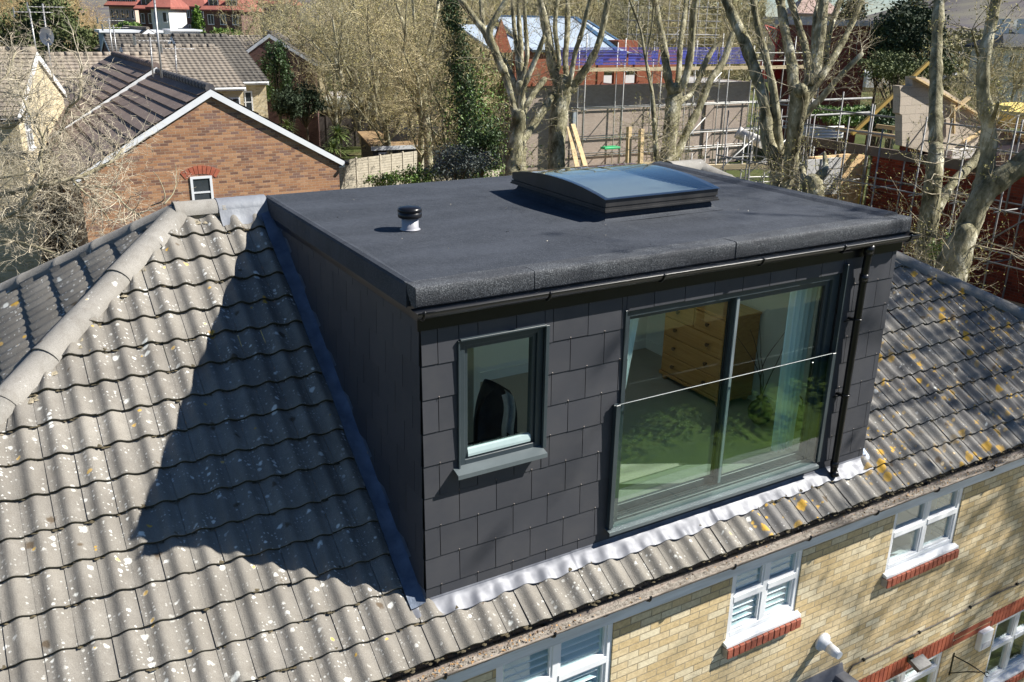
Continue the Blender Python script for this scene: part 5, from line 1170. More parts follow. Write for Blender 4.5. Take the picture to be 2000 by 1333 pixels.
traced_tree('great leaning plane trunk with a thick branch leaving the right edge', 19, [(1846, 580, 64), (1853, 541, 60), (1870, 495, 54), (1886, 455, 42)],
    [[(1878, 478, 50), (1906, 408, 45), (1940, 362, 44), (1998, 320, 46), (2070, 270, 44), (2140, 200, 38), (2190, 60, 30)], [(1884, 462, 44), (1908, 400, 38), (1922, 350, 34), (1930, 300, 32), (1931, 250, 30), (1921, 190, 27), (1921, 120, 24), (1933, 60, 22), (1946, 0, 20)], [(1926, 265, 16), (1940, 230, 10), (1950, 200, 6)], [(1921, 150, 10), (1908, 100, 5), (1898, 60, 3)]], 10, low=30, shoots=12, buds=1.2, group=PL, shootL=(.5, 1.6))

traced_tree('pale-limbed bare tree in the woodland left of the ivy-clad tree', 47, [(838, 330, 16), (834, 250, 15), (826, 180, 14), (822, 135, 13)], [[(822, 140, 10), (802, 98, 8), (788, 50, 7), (772, 0, 6)], [(824, 145, 9), (838, 92, 7), (850, 45, 7), (857, 0, 6)], [(820, 140, 8), (812, 70, 6), (806, 0, 6)], [(828, 190, 8), (858, 130, 7), (868, 90, 6), (878, 60, 5)]], 41, group='bare woodland trees', shoots=14)
traced_tree('pale-limbed bare tree in the woodland above the wide pale shed', 55, [(742, 330, 13), (738, 250, 12), (730, 190, 11)], [[(730, 195, 8), (712, 120, 6), (700, 60, 6), (690, 0, 5)], [(731, 195, 7), (742, 110, 6), (736, 50, 5), (744, 0, 5)], [(728, 200, 7), (690, 160, 5), (662, 100, 5), (650, 40, 4)]], 42, group='bare woodland trees', shoots=14)
# the bare tree at the left, close by, pale in the sun
e = empty('bare_tree', (*at(-140, 300, 13.5)[:2], Z0), 'wide bare tree of pale crooked twigs in front of the houses on the left', 'tree'); org = np.array(e.location)
m = MB(); tw = MB(); r = np.random.default_rng(21); D_ = 13.5
m.tube([(0, 0, -.2), (.02, .02, 2), (.1, .0, 3.2), (.15, .05, 4.3), (.25, .1, 5.4), (.3, .1, 6.8), (.3, .15, 8.6)], [.24, .2, .18, .16, .13, .09, .03], 10, wob=.1)
lim = [[(-140, 470, 22), (-60, 450, 20), (0, 426, 18), (22, 410, 14)], [(-130, 400, 16), (-40, 390, 13), (40, 372, 11), (112, 356, 9), (160, 344, 8), (196, 326, 6), (222, 313, 5), (240, 290, 3)], [(-130, 380, 10), (0, 348, 6), (60, 336, 5), (92, 318, 4), (120, 300, 3)],
       [(-100, 430, 12), (20, 420, 9), (76, 356, 7), (78, 310, 7), (84, 270, 6), (62, 232, 5), (44, 190, 4), (30, 150, 3)], [(60, 336, 7), (112, 270, 6), (124, 240, 5), (133, 212, 5), (155, 192, 5), (158, 160, 4), (160, 128, 2)],
       [(112, 356, 7), (150, 366, 5), (190, 364, 5), (222, 376, 4), (245, 402, 3), (270, 420, 2)], [(140, 350, 6), (160, 372, 4), (190, 398, 4), (214, 430, 2)], [(-130, 330, 10), (-20, 290, 8), (30, 300, 6), (60, 300, 4)], [(-140, 260, 10), (-40, 240, 8), (20, 250, 6), (50, 220, 4), (60, 190, 3)],
       [(20, 420, 8), (60, 430, 6), (110, 450, 5), (150, 480, 3)], [(-100, 480, 12), (0, 470, 8), (60, 480, 6), (120, 500, 3)], [(-140, 220, 9), (-40, 180, 7), (10, 150, 5), (30, 100, 3)]]
S, Dn, LL = [], [], []
for L in lim:
    P, R = limb_pts(L, D_+r.uniform(-.5, .5), r.uniform(-.9, .9), r=r); m.tube(P-org, R, 7, wob=.12)
    n = int(36*np.linalg.norm(np.diff(P, axis=0), axis=1).sum()/2); i = r.integers(0, len(P), n); dz = unit(P[np.minimum(i+1, len(P)-1)]-P[np.maximum(i-1, 0)]); a = r.normal(size=(n, 3)); a = unit(a-dz*np.sum(a*dz, 1, keepdims=True))
    S.append(P[i]); Dn.append(unit(a+dz*.8)); LL.append(r.uniform(.35, 1.0, n))
P, R = limb_pts([(320, 400, 3.2), (338, 378, 2.4), (345, 352, 1.6), (343, 322, 1.1)], 12.2, .2, r=r); m.tube(P-org, R, 6)
P, R = limb_pts([(296, 402, 2.8), (322, 388, 2.4), (312, 352, 1.4), (298, 334, 1)], 12.2, .2, r=r); m.tube(P-org, R, 6)
m.build('trunk', pm('pale_branch_bark', (.36, .32, .22), (.18, .16, .09), 7, .9, bump=.004, bscale=60), e)
sprays(tw, np.vstack(S)-org, np.vstack(Dn), np.concatenate(LL), .0085, [(5, 6), (4, 3), (3, 0)], up=.03, wig=.30, r=r, spread=1.0)
tw.build('twigs', pm('pale_bare_twig', (.56, .50, .38), (.34, .29, .21), 2, .85), e)

# bare woodland trees, twiggy and ochre in the sun
def wood_tree(seed, H, bark, twig, bud, dens=1.0, spread=.75, budf=.22, bs=.038):
    r = np.random.default_rng(seed); e = bpy.data.objects.new('woodland_tree', None); COL.objects.link(e)
    m = MB(); tw = MB(); p = [np.zeros(3)]; d = np.array([r.normal()*.05, r.normal()*.05, 1.])
    for s in range(7): d = unit(d+r.normal(size=3)*.09+np.array([0, 0, .1])); p.append(p[-1]+d*H*.62/7)
    P = np.array(p); P[0, 2] -= .3; m.tube(P, np.linspace(H*.020, H*.007, 8), 8, wob=.15)
    n = int(11*dens); i = r.uniform(1.6, 7, n); q = np.stack([np.interp(i, range(8), P[:, j]) for j in range(3)], 1); az = r.uniform(0, 6.28, n); D = np.stack([np.cos(az)*spread, np.sin(az)*spread, np.full(n, .95)], 1)
    n1 = sprays(m, q, D, H*.42*(.7+.5*r.random(n)), H*.009, [(7, 0)], up=.16, wig=.16, k=6, r=r)[0].reshape(7, n, 3) if False else None
    lb = MB(); nodes = []
    Pq = q; Dq = unit(D); L = H*.45*(.7+.5*r.random(n)); pts = [Pq]; dd = [Dq]; dcur = Dq
    for s in range(7):
        dcur = unit(dcur+r.normal(size=(n, 3))*.17+np.array([0, 0, .14])); nx = pts[-1]+dcur*(L/7)[:, None]; m.segs(pts[-1], nx, H*.0075*(1-.85*s/7), H*.0075*(1-.85*(s+1)/7), 5, sm=True); pts.append(nx); dd.append(dcur)
    A = np.stack(pts, 1); Dd = np.stack(dd, 1); m.build('trunk', bark, e)
    ks = int(16*dens); kk = r.random((n, ks))*6.6+.3; ii = kk.astype(int); f = (kk-ii)[..., None]; ix = np.arange(n)[:, None]; c = (A[ix, ii]*(1-f)+A[ix, ii+1]*f).reshape(-1, 3); dv_ = Dd[ix, ii].reshape(-1, 3); a = r.normal(size=dv_.shape); a = unit(a-dv_*np.sum(a*dv_, 1, keepdims=True))
    nd = sprays(tw, c, unit(a+dv_*.7), H*.16*(.5+r.random(len(c))), .022, [(4, 6), (4, 4), (3, 0)], up=.06, wig=.25, r=r, spread=1.0)
    tw.build('twigs', twig, e); q = np.vstack(nd); q = q[r.random(len(q)) < budf]; b = MB(); b.cards(q, bs); b.build('buds', bud, e); return e
W = [wood_tree(31, 11, BARK, TWIGB, BUDO), wood_tree(32, 11, BARK, TWIGB, BUDO, budf=.4), wood_tree(33, 11, BARK, pm('grey_brown_twig', (.42, .38, .25), (.22, .20, .12), 2, .9), BUDO, dens=1.1), wood_tree(34, 11, BARK, pm('tan_twig', (.58, .44, .24), (.38, .28, .15), 2, .9), pm('tan_bud', (.50, .36, .15), (.34, .23, .10), 9, .85), budf=.5, dens=1.15)]
used = set()
def place_wood(k, u, dep, H, label, vb=None, group='bare woodland trees', rz=None):
    o = W[k] if k not in used else copy_tree(W[k]); used.add(k); p = at(u, 300, dep); z = float(hill(p[0], p[1]))
    o.location = (p[0], p[1], z-.1); s = H/11; o.scale = (s, s, s); o.rotation_euler = (0, 0, rnd.uniform(0, 6.28)); tag(o, label, 'tree', group)
near = [(0, 600, 66, 11.5), (1, 655, 60, 11), (2, 715, 56, 11.5), (1, 770, 52, 11), (0, 820, 48, 10.5), (1, 862, 44, 9.5), (2, 560, 74, 12), (0, 690, 70, 12.5), (1, 745, 68, 13), (2, 805, 64, 13), (0, 870, 60, 12.5), (1, 935, 62, 12.5)]
for i, (k, u, d_, H) in enumerate(near): place_wood(k, u, d_, H, 'bare ochre-twigged woodland tree between the grey roofs and the ivy-clad tree')
for i, (k, u, d_, H) in enumerate([(3, 150, 78, 11.5), (3, 190, 84, 12), (3, 20, 90, 13), (3, 118, 95, 14), (2, 60, 88, 13), (3, 205, 92, 11)]): place_wood(k, u, d_, H, 'tan twiggy tree behind the rooftops at the far left', group='tan trees at the far left')
far = [(0, 985, 88, 13), (2, 1040, 92, 14), (1, 1100, 95, 14), (0, 1150, 90, 13), (2, 1215, 86, 13), (1, 1270, 88, 13.5), (0, 1330, 84, 12.5), (1, 1385, 90, 13), (2, 1430, 95, 12), (2, 600, 100, 15), (0, 680, 100, 16), (2, 760, 98, 16), (0, 840, 96, 16), (2, 920, 92, 16), (1, 530, 92, 13)]
for (k, u, d_, H) in far: place_wood(k, u, d_, H, 'bare tree standing in the row beyond the blue-roofed site building and the bushy wood', group='bare trees beyond the site')
for (k, u, d_, H) in [(1, 1700, 72, 8), (0, 1740, 60, 7), (2, 1880, 66, 9), (1, 1905, 60, 8), (0, 1960, 74, 9), (1, 1850, 48, 6.5)]: place_wood(k, u, d_, H, 'small bare tree among the building site yards on the right', group='small bare trees by the site')

def crown_tree(name, label, u, v, dep, rx, rz_, n, leaf, bark, size, group=None, seed=3, clumps=28, base=None):
    """leafy crown: clumps of small faces spread through its volume"""
    r = np.random.default_rng(seed); p = at(u, v, dep); zg = float(hill(p[0], p[1])); e = empty(name, (p[0], p[1], zg), label, 'tree' if 'bush' not in name else 'bush', group); hc = p[2]-zg
    m = MB(); m.tube([(0, 0, -.2), (.05, .0, hc*.5), (0, .05, hc)], [.05*rz_+.06, .04*rz_+.04, .04], 7); c0 = unit(r.normal(size=(clumps, 3)))*(r.random((clumps, 1))**.4)*np.array([rx, rx, rz_])
    for c in c0[:12]: m.tube([(0, 0, hc*.6), tuple(c*.9+np.array([0, 0, hc]))], [.05, .015], 5)
    m.build('trunk', bark, e); cs = c0[r.integers(0, clumps, n)]+r.normal(size=(n, 3))*np.array([rx, rx, rz_])*.17+np.array([0, 0, hc])
    b = MB(); b.cards(cs, size); b.build('crown', leaf, e); return e
YEW = pm('yew_leaf', (.035, .06, .022), (.016, .03, .012), 2, .8); CONI = pm('olive_conifer', (.10, .125, .035), (.05, .065, .022), 1.5, .85)
for (u, v, d_, rx, rz_, n, lf, nm, lb, s) in [
    (95, 75, 70, 2.6, 2.8, 9000, CONI, 'conifer', 'olive green conifer behind the tan roof at the far left', .13), (50, 70, 72, 2.2, 2.4, 6000, CONI, 'conifer', 'darker conifer just behind the satellite dish', .13), (150, 88, 68, 2.0, 1.6, 5000, CONI, 'conifer', 'low spreading conifer right of the satellite dish', .12),
    (540, 150, 54, .8, 1.8, 4500, LEAFD, 'evergreen_tree', 'dark green evergreen beside the end of the dark roof', .08), (508, 170, 56, .8, .9, 3000, LEAFG, 'leafy_bush', 'bright green bush against the cream brick wall by the white gutter', .07), (566, 198, 52, 1.0, .8, 3500, YEW, 'leafy_bush', 'dark bush behind the flat-roofed garage', .08), (595, 195, 55, 1.2, .9, 3000, YEW, 'leafy_bush', 'dark bush left of the wide pale shed', .08),
    (1765, 78, 62, 2.6, 2.7, 13000, YEW, 'evergreen_tree', 'big black-green evergreen right of the red-brown building', .13), (1722, 85, 64, 1.8, 1.8, 6000, YEW, 'evergreen_tree', 'smaller dark evergreen touching the red-brown building', .12), (1800, 50, 66, 1.4, 2.2, 5000, YEW, 'evergreen_tree', 'tall narrow dark evergreen behind the straight plane trunk', .12),
    (1760, 130, 50, 2.6, .7, 5000, CONI, 'leafy_bush', 'olive bush below the dark evergreens', .08), (1650, 225, 44, 1.6, .5, 4000, LEAFG, 'leafy_bush', 'bright green bush behind the scaffold rails on the right', .07), (1715, 232, 42, .9, .6, 2500, LEAFD, 'leafy_bush', 'dark bush left of the stepped block wall', .07),
    (1665, 22, 150, 2.2, 2.0, 2500, YEW, 'far_tree', 'far dark round tree right of the skyline house', .25), (386, 42, 120, .8, 1.6, 1500, LEAFG, 'far_tree', 'bright yellow-green tree between the white wall and the purple block', .22), (440, 66, 100, 1.6, .5, 1500, LEAFG, 'leafy_bush', 'green bush below the rightmost far block', .16), (250, 54, 110, 1.5, .6, 1800, LEAFG, 'leafy_bush', 'bright green bush below the pink-grey far block', .16),
    (1842, 500, 21, .30, .5, 700, LEAFG, 'leafy_bush', 'bright green leaves at the foot of the straight plane trunk', .04), (890, 320, 37, 1.6, .7, 4000, pm('blue_grey_leaf', (.10, .12, .11), (.05, .065, .06), 3, .7), 'leafy_bush', 'blue-grey bush behind the pale fence', .05), (760, 352, 38, 1.0, .35, 1500, LEAFG, 'leafy_bush', 'low bright bush in front of the pale panel fence', .05), (820, 345, 37, 1.1, .4, 1500, LEAFG, 'leafy_bush', 'straggly bush between the two pale fences', .05), (940, 280, 40, 1.0, 1.0, 3500, LEAFD, 'leafy_bush', 'dark glossy bush at the foot of the ivy-clad tree', .06)]:
    crown_tree(nm, lb, u, v, d_, rx, rz_, n, lf, BARKD, s, seed=int(u))
# ivy-clad tree
e = empty('ivy_clad_tree', (*at(905, 300, 42)[:2], Z0), 'tall trunk wrapped in dark green ivy left of the plane trees', 'tree'); org = np.array(e.location)
path = [(925, 345, 22), (920, 300, 20), (915, 230, 18), (905, 160, 16), (893, 100, 14), (882, 40, 12), (876, -30, 8)]; P, R = limb_pts(path, 42, 0); m = MB(); m.tube(P-org, R, 8); m.build('trunk', BARK, e)
r = np.random.default_rng(77); i = r.integers(0, len(P), 15000); q = P[i]-org+r.normal(size=(15000, 3))*np.array([.34, .34, .34])*(1.1-.5*(i/len(P)))[:, None]; b = MB(); b.cards(q, .065)
q2 = P[r.integers(0, 14, 5000)]-org+r.normal(size=(5000, 3))*np.array([1.0, 1.0, .7])+np.array([.5, 0, -.3]); b.cards(q2, .06, 1); b.build('ivy', [LEAFD, LEAFG], e)
# far wood closing the view: one mass of twigs on the rising ground
mb = MB(); pts = []; r = np.random.default_rng(90)
N_ = 90000; az = r.uniform(-.05, 1.2, N_); rr = r.uniform(112, 175, N_)+(r.random(N_) < .45)*(az > .9)*r.uniform(40, 220, N_); x = CAM[0]+rr*np.sin(az); y = CAM[1]+rr*np.cos(az); keepaz = az; keep = ((az > .40) & (az < .79)) | ((az < .10)) | ((az > .95)); x, y = x[keep], y[keep]; z = hill(x, y)+r.random(len(x))**.7*(9.5+1.5*np.sin(x*.3))*np.where(keepaz[keep] > .9, .55, 1)
mb.cards(np.stack([x, y, z], 1), .42); fw_ = mb.build('far_wood', [pm('far_twigs', (.27, .25, .12), (.15, .135, .07), .15, .95)]); tag(fw_, 'far mass of bare olive-brown woodland closing the view behind the site', 'wood', kind='stuff')
# the bare tree standing in the garden to the right of the picture; its branches shade the roofs
place_k = copy_tree(W[1]); place_k.location = (17.5, -3.6, Z0); place_k.scale = (1.85,)*3; tag(place_k, 'tall bare tree in the garden right of the house', 'tree', 'garden trees'); del place_k['group']

# ------------------------------------------------------------------ building site
TUBE = pm('scaffold_tube', (.27, .27, .27), (.18, .175, .17), 6, .6, .1); BOARD = pm('scaffold_board', (.58, .47, .30), (.40, .32, .20), 5, .9, stretch=(.3, 3, 3)); TIM = pm('new_timber', (.66, .50, .28), (.52, .38, .20), 4, .85, stretch=(1, .3, 3)); NET = pm('blue_guard', (.07, .08, .42), (.04, .05, .28), 2, .6)
BLOCKW = brick('aerated_block', [(.46, .40, .33), (.54, .47, .39), (.50, .44, .36)], (.40, .35, .29), bw=.45, bh=.225, stain=.1)
RBK = brick('deep_red_brick', [(.10, .022, .014), (.20, .04, .022), (.27, .055, .028), (.23, .048, .026), (.16, .034, .02)], (.16, .09, .07), stain=.15); GBK = brick('grey_brown_brick', [(.40, .33, .28), (.48, .40, .34), (.44, .365, .31)], (.24, .20, .17), stain=.2)
ORB = brick('orange_red_brick', [(.25, .075, .04), (.34, .11, .06), (.29, .09, .05)], (.34, .24, .17), stain=.1)
def part(e, name, mat_, fn): m = MB(); fn(m); return m.build(name, mat_, e)
TUBE_LIT = pm('sunlit_scaffold_tube', (.60, .60, .58), (.42, .41, .39), 6, .55, .1)  # lighter copy of the tube grey; sunlight on far scaffolds put into the colour
def scaffold(label, org, yaw, L, D, lifts, bay, zt, TUBE=TUBE, boards=(), net=(), rails=True, r_=.024, low=0.0, seed=1, braces=2):
    e = empty('scaffolding', org, label, 'scaffolding', 'scaffolding round the building site', rz=yaw); r = random.Random(seed); n = int(L/bay)
    for i in range(n+1):
        for y in (0, -D):
            x = L*i/n+r.uniform(-.05, .05); t = zt+r.uniform(0, 1.0); part(e, 'standard', TUBE, lambda m: m.tube([(x, y, 0), (x+r.uniform(-.03, .03), y, t)], r_, 6))
        for z in lifts: part(e, 'transom', TUBE, lambda m: m.tube([(L*i/n+.05, .2, z-.05), (L*i/n+.05, -D-.2, z-.05)], r_, 5))
    for z in lifts:
        for y in (0, -D):
            part(e, 'ledger', TUBE, lambda m: m.tube([(-.4, y+.03, z), (L+.4, y+.03, z+r.uniform(-.02, .02))], r_, 6))
            if rails and z > low:
                for dz in (.5, 1.0): part(e, 'guard_rail', TUBE, lambda m: m.tube([(-.3, -D-.03, z+dz), (L+.3, -D-.03, z+dz)], r_, 6))
    for k in range(braces):
        x = L*r.uniform(.05, .7); z = r.choice(lifts[:-1] or lifts); part(e, 'brace', TUBE, lambda m: m.tube([(x, -D-.05, z), (x+2.3, -D-.05, z+2.0)], r_, 6))
    for (z, x0, x1) in boards:
        for k in range(5):
            y = -D+.03+k*(D-.05)/5; x = x0
            while x < x1-.2: q = min(x1, x+3.6+r.uniform(-.3, .2)); part(e, 'board', BOARD, lambda m: m.box((x, y, z+.03), (q, y+(D-.05)/5-.012, z+.068+r.uniform(0, .006)))); x = q+.02
        part(e, 'toe_board', BOARD, lambda m: m.box((x0, -D-.06, z+.03), (x1, -D-.022, z+.25)))
    for (z, x0, x1) in net:
        k = int((x1-x0)/2.4)
        for i in range(k):
            a, b = x0+i*2.4, x0+i*2.4+2.25
            def g(m):
                for x in np.arange(a, b, .085): m.box((x, -D-.075, z), (x+.030, -D-.065, z+.95))
                for zz in np.arange(z, z+.96, .19): m.box((a, -D-.088, zz), (b, -D-.078, zz+.045))
                m.box((a, -D-.074, z+.0), (a+.55, -D-.070, z+.45)); m.box((b-.5, -D-.074, z+.3), (b, -D-.070, z+.8))
            part(e, 'guard_panel', NET, g)
    return e
# building one, facing us: grey-brown lower walls, red brick above, pale membrane roof
yaw1 = -.03; o1 = at(1120, 330, 56); b1 = empty('site_building', (o1[0], o1[1], Z0), 'unfinished brick building with a pale blue membrane roof behind the plane trees', 'building', rz=yaw1); zt1 = .80-Z0
sc = 50/FPX
def X1(u):
    d = ray(u, 200); a = np.array([[math.cos(yaw1), -d[0]], [math.sin(yaw1), -d[1]]]); return float(np.linalg.solve(a, CAM[:2]-o1[:2])[0])
ZV = lambda v, d=59: 4.1-(v-32)*d/FPX-Z0
part(b1, 'lower_wall', GBK, lambda m: (m.box((X1(1105), 0, 0), (X1(1462), .3, ZV(145))), m.box((X1(1462)-.3, .3, 0), (X1(1462), 9, ZV(145))), m.box((X1(1105), .3, 0), (X1(1105)+.3, 9, ZV(145)))))
part(b1, 'brick_pier', GBK, lambda m: m.box((X1(1378), -.12, 0), (X1(1394), -.002, ZV(145))))
holes = [(X1(1183), X1(1203), ZV(144), ZV(121)), (X1(1225), X1(1247), ZV(144), ZV(121)), (X1(1330), X1(1360), ZV(144), ZV(121))]
def up(m):
    wall_with_holes(m, X1(1010), X1(1330), ZV(145)+.01, ZV(85), .35, .25, holes)
part(b1, 'upper_wall', ORB, up)
part(b1, 'left_wing_wall', GBK, lambda m: m.box((X1(1010), .7, 0), (X1(1104), .95, ZV(146))))
part(b1, 'floor_slab', pm('concrete_slab', (.4, .38, .36)), lambda m: m.box((X1(1108), .31, ZV(146)-.25), (X1(1461), 8.9, ZV(146))))
MEMB = pm('pale_blue_membrane', (.34, .40, .47), (.28, .34, .42), 1, .6); MEMD = pm('dark_blue_trim', (.035, .09, .17), None, 1, .5)
zE, zR = ZV(85), ZV(85)+1.75
part(b1, 'roof', MEMB, lambda m: (m.poly([(X1(1040), .2, zE-.1), (X1(1040), 5.0, zR+.0), (X1(1040), 5.0, zR+.12), (X1(1040), .1, zE+.05)], (X1(1200)-X1(1040), 0, 0)), m.poly([(X1(965), .4, zE-.1), (X1(965), 5.0, zR-.5), (X1(965), 5.0, zR-.38), (X1(965), .3, zE+.05)], (X1(1039)-X1(965), 0, 0))))
part(b1, 'roof_hip', MEMB, lambda m: m.add([(X1(1200)+.02, 5.0, zR+.1), (X1(1200)+.02, .1, zE+.04), (X1(1252), .3, zE-.3), (X1(1224), 5.0, zR-.1)], [(0, 1, 2, 3)]))
part(b1, 'roof_edge', MEMD, lambda m: (m.beam((X1(1200), .0, zE+.02), (X1(1200), 5.0, zR+.14), .38, .10), m.beam((X1(1040), 5.0, zR+.15), (X1(1200), 5.0, zR+.15), .2, .1), m.beam((X1(1253), .2, zE-.35), (X1(1224), 5, zR-.05), .25, .1)))
def gab(m):
    for (xa, xb, za) in ((X1(958), X1(1000), 1.7), (X1(1100), X1(1128), .0)):
        if za: m.poly([(xa, .05, zE-.1), (xb, .05, zE-.1), ((xa+xb)/2, .05, zE+za)], (0, .2, 0))
part(b1, 'brick_gable', ORB, gab)
part(b1, 'stair_core', ORB, lambda m: m.box((X1(1212), .6, ZV(110)), (X1(1250), 2.0, ZV(68))))
part(b1, 'window_lining', pm('blue_grey_board', (.35, .40, .44)), lambda m: (m.box((X1(1118), -.06, ZV(225)), (X1(1128), -.002, ZV(187))),))
scaffold('tall scaffold with blue guards across the front of the site building', (o1[0]-.05, o1[1]-.18, Z0), yaw1, X1(1575), .85, [ZV(310), ZV(266), ZV(235), ZV(183), ZV(118)], 2.6, ZV(80), boards=[(ZV(120), -.5, X1(1575)), (ZV(292), 0, X1(1300))], net=[(ZV(108), -1.8, X1(1450))], seed=2, low=ZV(119)-.2, braces=3, r_=.036, TUBE=TUBE_LIT)
bpy.context.view_layer.update()
# left stretch of the same lift
o = at(985, 330, 56.5); scaffold('shorter scaffold left of the forked plane tree', (o[0], o[1], Z0), yaw1, 3.6, .8, [ZV(300), ZV(240), ZV(180), ZV(118)], 2.2, ZV(90), boards=[(ZV(120), 0, 3.6)], seed=3, r_=.036, TUBE=TUBE_LIT)
o = at(1325, 345, 41); scaffold('lower layered scaffold deck between the leaning plane and the twin-stemmed plane', (o[0], o[1], Z0), yaw1-.25, 6.0, 1.3, [1.0, 1.35, 1.8, 2.3, 2.9], 1.2, 3.6, boards=[(2.9, 0, 4.2)], seed=4, rails=False, braces=4, r_=.028, TUBE=TUBE_LIT)
o = at(1225, 60, 66); scaffold('far scaffold tower rising behind the blue roof', (o[0], o[1], Z0), yaw1, 7.5, 1.2, [7, 8.2, 9.2], 1.8, 10.5, seed=6, rails=True)
# two timbers leaning and two upright posts, a green tray, a white pipe bundle
for i, (ua, va, ub, vb) in enumerate([(1128, 330, 1111, 248), (1145, 330, 1119, 243)]):
    a, b = at(ua, va, 52), at(ub, vb, 53.3); a = a+(a-b)/np.linalg.norm(a-b)*.8; m = MB(); m.beam(a, b, .27, .07); tag(m.build('leaning_plank', TIM), ('left' if i == 0 else 'right')+' one of the two long planks leaning beside the forked plane tree', 'plank', 'planks leaning on the scaffold')
for i, (u, v0, v1) in enumerate([(1229, 330, 248), (1253, 330, 252)]):
    a, b = at(u, v0, 43), at(u, v1, 43); m = MB(); m.beam((a[0], a[1], Z0), (b[0], b[1], b[2]), .2, .2, up=(0, 1, 0)); tag(m.build('timber_post', TIM), ('left' if i == 0 else 'right')+' upright timber post behind the young budding tree', 'post', 'upright timber posts')
p = at(1192, 289, 55.2); m = MB(); m.cbox(p-np.array([.6, .25, .06]), p+np.array([.6, .25, .06]), .02); m.box(p-np.array([.5, .2, -.06]), p+np.array([.5, .2, .09])); tag(m.build('green_tray', pm('bright_green_plastic', (.03, .42, .16), None, 2, .4)), 'bright green mortar tray on the scaffold boards', 'tray')
m = MB(); a, b = at(1447, 262, 42), at(1490, 280, 41); m.tube([a, b], .26, 14); m.tube([at(1440, 258, 42), at(1447, 262, 42)], [.3, .27], 14); tag(m.build('white_duct', pm('dirty_white_plastic', (.62, .60, .56), (.5, .47, .43), 4, .5)), 'fat white ribbed pipe lying on the scaffold left of the twin-stemmed plane', 'pipe')
m = MB(); a = at(1560, 270, 36); 
for k in range(4): m.tube([a+np.array([0, 0, .12*k]), a+np.array([1.4, -1.0, .12*k+.1])], .07, 8)
tag(m.build('pipe_stack', pm('white_pipe', (.66, .66, .64))), 'stack of white pipes behind the twin-stemmed plane', 'pipe')
# red crane jib
m = MB(); a, b, c = at(1494, 50, 70), at(1530, 62, 70), at(1516, 92, 70)
for p, q in ((a, b), (b, c), (c, a), (c, at(1517, 112, 70))): m.segs([p], [q], .07, .07, 5)
n_ = 8
for i in range(n_): m.segs([a+(c-a)*i/n_], [a+(b-a)*(i+.5)/n_], .035, .035, 4)
m.segs([at(1517, 110, 70)], [np.array([*at(1517, 110, 70)[:2], Z0])], .22, .3, 8); m.box(at(1508, 128, 70)-np.array([.8, .5, 1.0]), at(1508, 128, 70)+np.array([.6, .5, .3])); tag(m.build('red_crane', pm('red_machine_paint', (.55, .05, .03), (.42, .04, .03), 2, .45)), 'small red lattice crane beyond the scaffold beside the twin-stemmed plane', 'crane')
# ------------------------------------------------------------------ building two: plane x = 20.3
b2 = empty('red_brick_building', (20.3, 12.4, Z0), 'unfinished deep red brick building with pale blockwork gable and rafters on the right', 'building'); XX = 20.3
ztop = onx(1708, 294, XX)[2]-Z0
yo = lambda u, v, x=XX: onx(u, v, x)[1]-12.4
zo = lambda u, v, x=XX: onx(u, v, x)[2]-Z0
part(b2, 'brick_wall', RBK, lambda m: m.box((0, -16, 0), (.3, 0, ztop)))
part(b2, 'back_wall', RBK, lambda m: m.box((8, -16, 0), (8.3, 5, ztop)))
part(b2, 'sheathing', pm('beige_sheathing', (.74, .52, .28), (.60, .40, .20), 1.2, .85), lambda m: (m.box((ony(1588, 300, 12.6)[0]-20.3, .2, 0), (.0, .35, ztop-.1)), m.box((-1.6, .17, .9), (-1.5, .198, ztop-.2))))
part(b2, 'yellow_edge', pm('yellow_timber', (.62, .45, .12)), lambda m: m.box((-.14, .10, 0), (-.02, .19, ztop-.25)))
part(b2, 'block_panel', pm('grey_white_board', (.50, .50, .50)), lambda m: m.box((ony(1575, 300, 12.6)[0]-20.3, .1, ztop-1.2), (ony(1640, 300, 12.6)[0]-20.3, .19, ztop-.15)))
part(b2, 'deck', TIM, lambda m: [m.box((-.35, yo(1555, 270), ztop+.10), (7.5, -1.6, ztop+.16))]+[m.box((-.35+j*.5, -1.2, ztop+.165), (-.35+j*.5+.06, yo(1560, 270), ztop+.30)) for j in (4, 8, 12)])
part(b2, 'edge_beam', pm('dark_beam', (.17, .13, .10), (.10, .08, .06), 3, .85), lambda m: m.box((-.45, -4.2, ztop-.10), (-.36, yo(1568, 262), ztop+.16)))
yg = 10.4
xo = lambda u, v: ony(u, v, yg)[0]-20.3
zg = lambda u, v: ony(u, v, yg)[2]-Z0
def gw(m):
    pts = [(1762, 285), (1762, 225), (1757, 222), (1759, 185), (1757, 168), (1782, 168), (1782, 150), (1806, 152), (1850, 180), (1900, 213), (1950, 246), (2000, 278), (2060, 318), (2060, 345), (1900, 320)]
    m.poly([(xo(u, v), yg-12.4, zg(u, v)) for u, v in pts], (0, .22, 0))
part(b2, 'gable_wall', BLOCKW, gw)
part(b2, 'gable_base', pm('white_block_course', (.62, .60, .57), (.5, .48, .45), 3), lambda m: m.box((.31, yg-12.4-.30, ztop+.0), (9, yg-12.4-.002, ztop+.26)))
part(b2, 'rafter', TIM, lambda m: m.beam((xo(1778, 152), yg-12.4-.06, zg(1778, 152)+.02), (xo(2010, 285), yg-12.4-.06, zg(2010, 285)), .05, .20, up=(0, -1, 0)))
for (ua, va, ub, vb) in ((1853, 205, 1853, 260), (1885, 190, 1855, 215), (1875, 277, 1925, 248), (1945, 246, 1985, 282), (1960, 270, 2000, 252)):
    part(b2, 'timber_strut', TIM, lambda m: m.beam((xo(ua, va), yg-12.4-.12, zg(ua, va)), (xo(ub, vb), yg-12.4-.12, zg(ub, vb)), .05, .13, up=(0, -1, 0)))
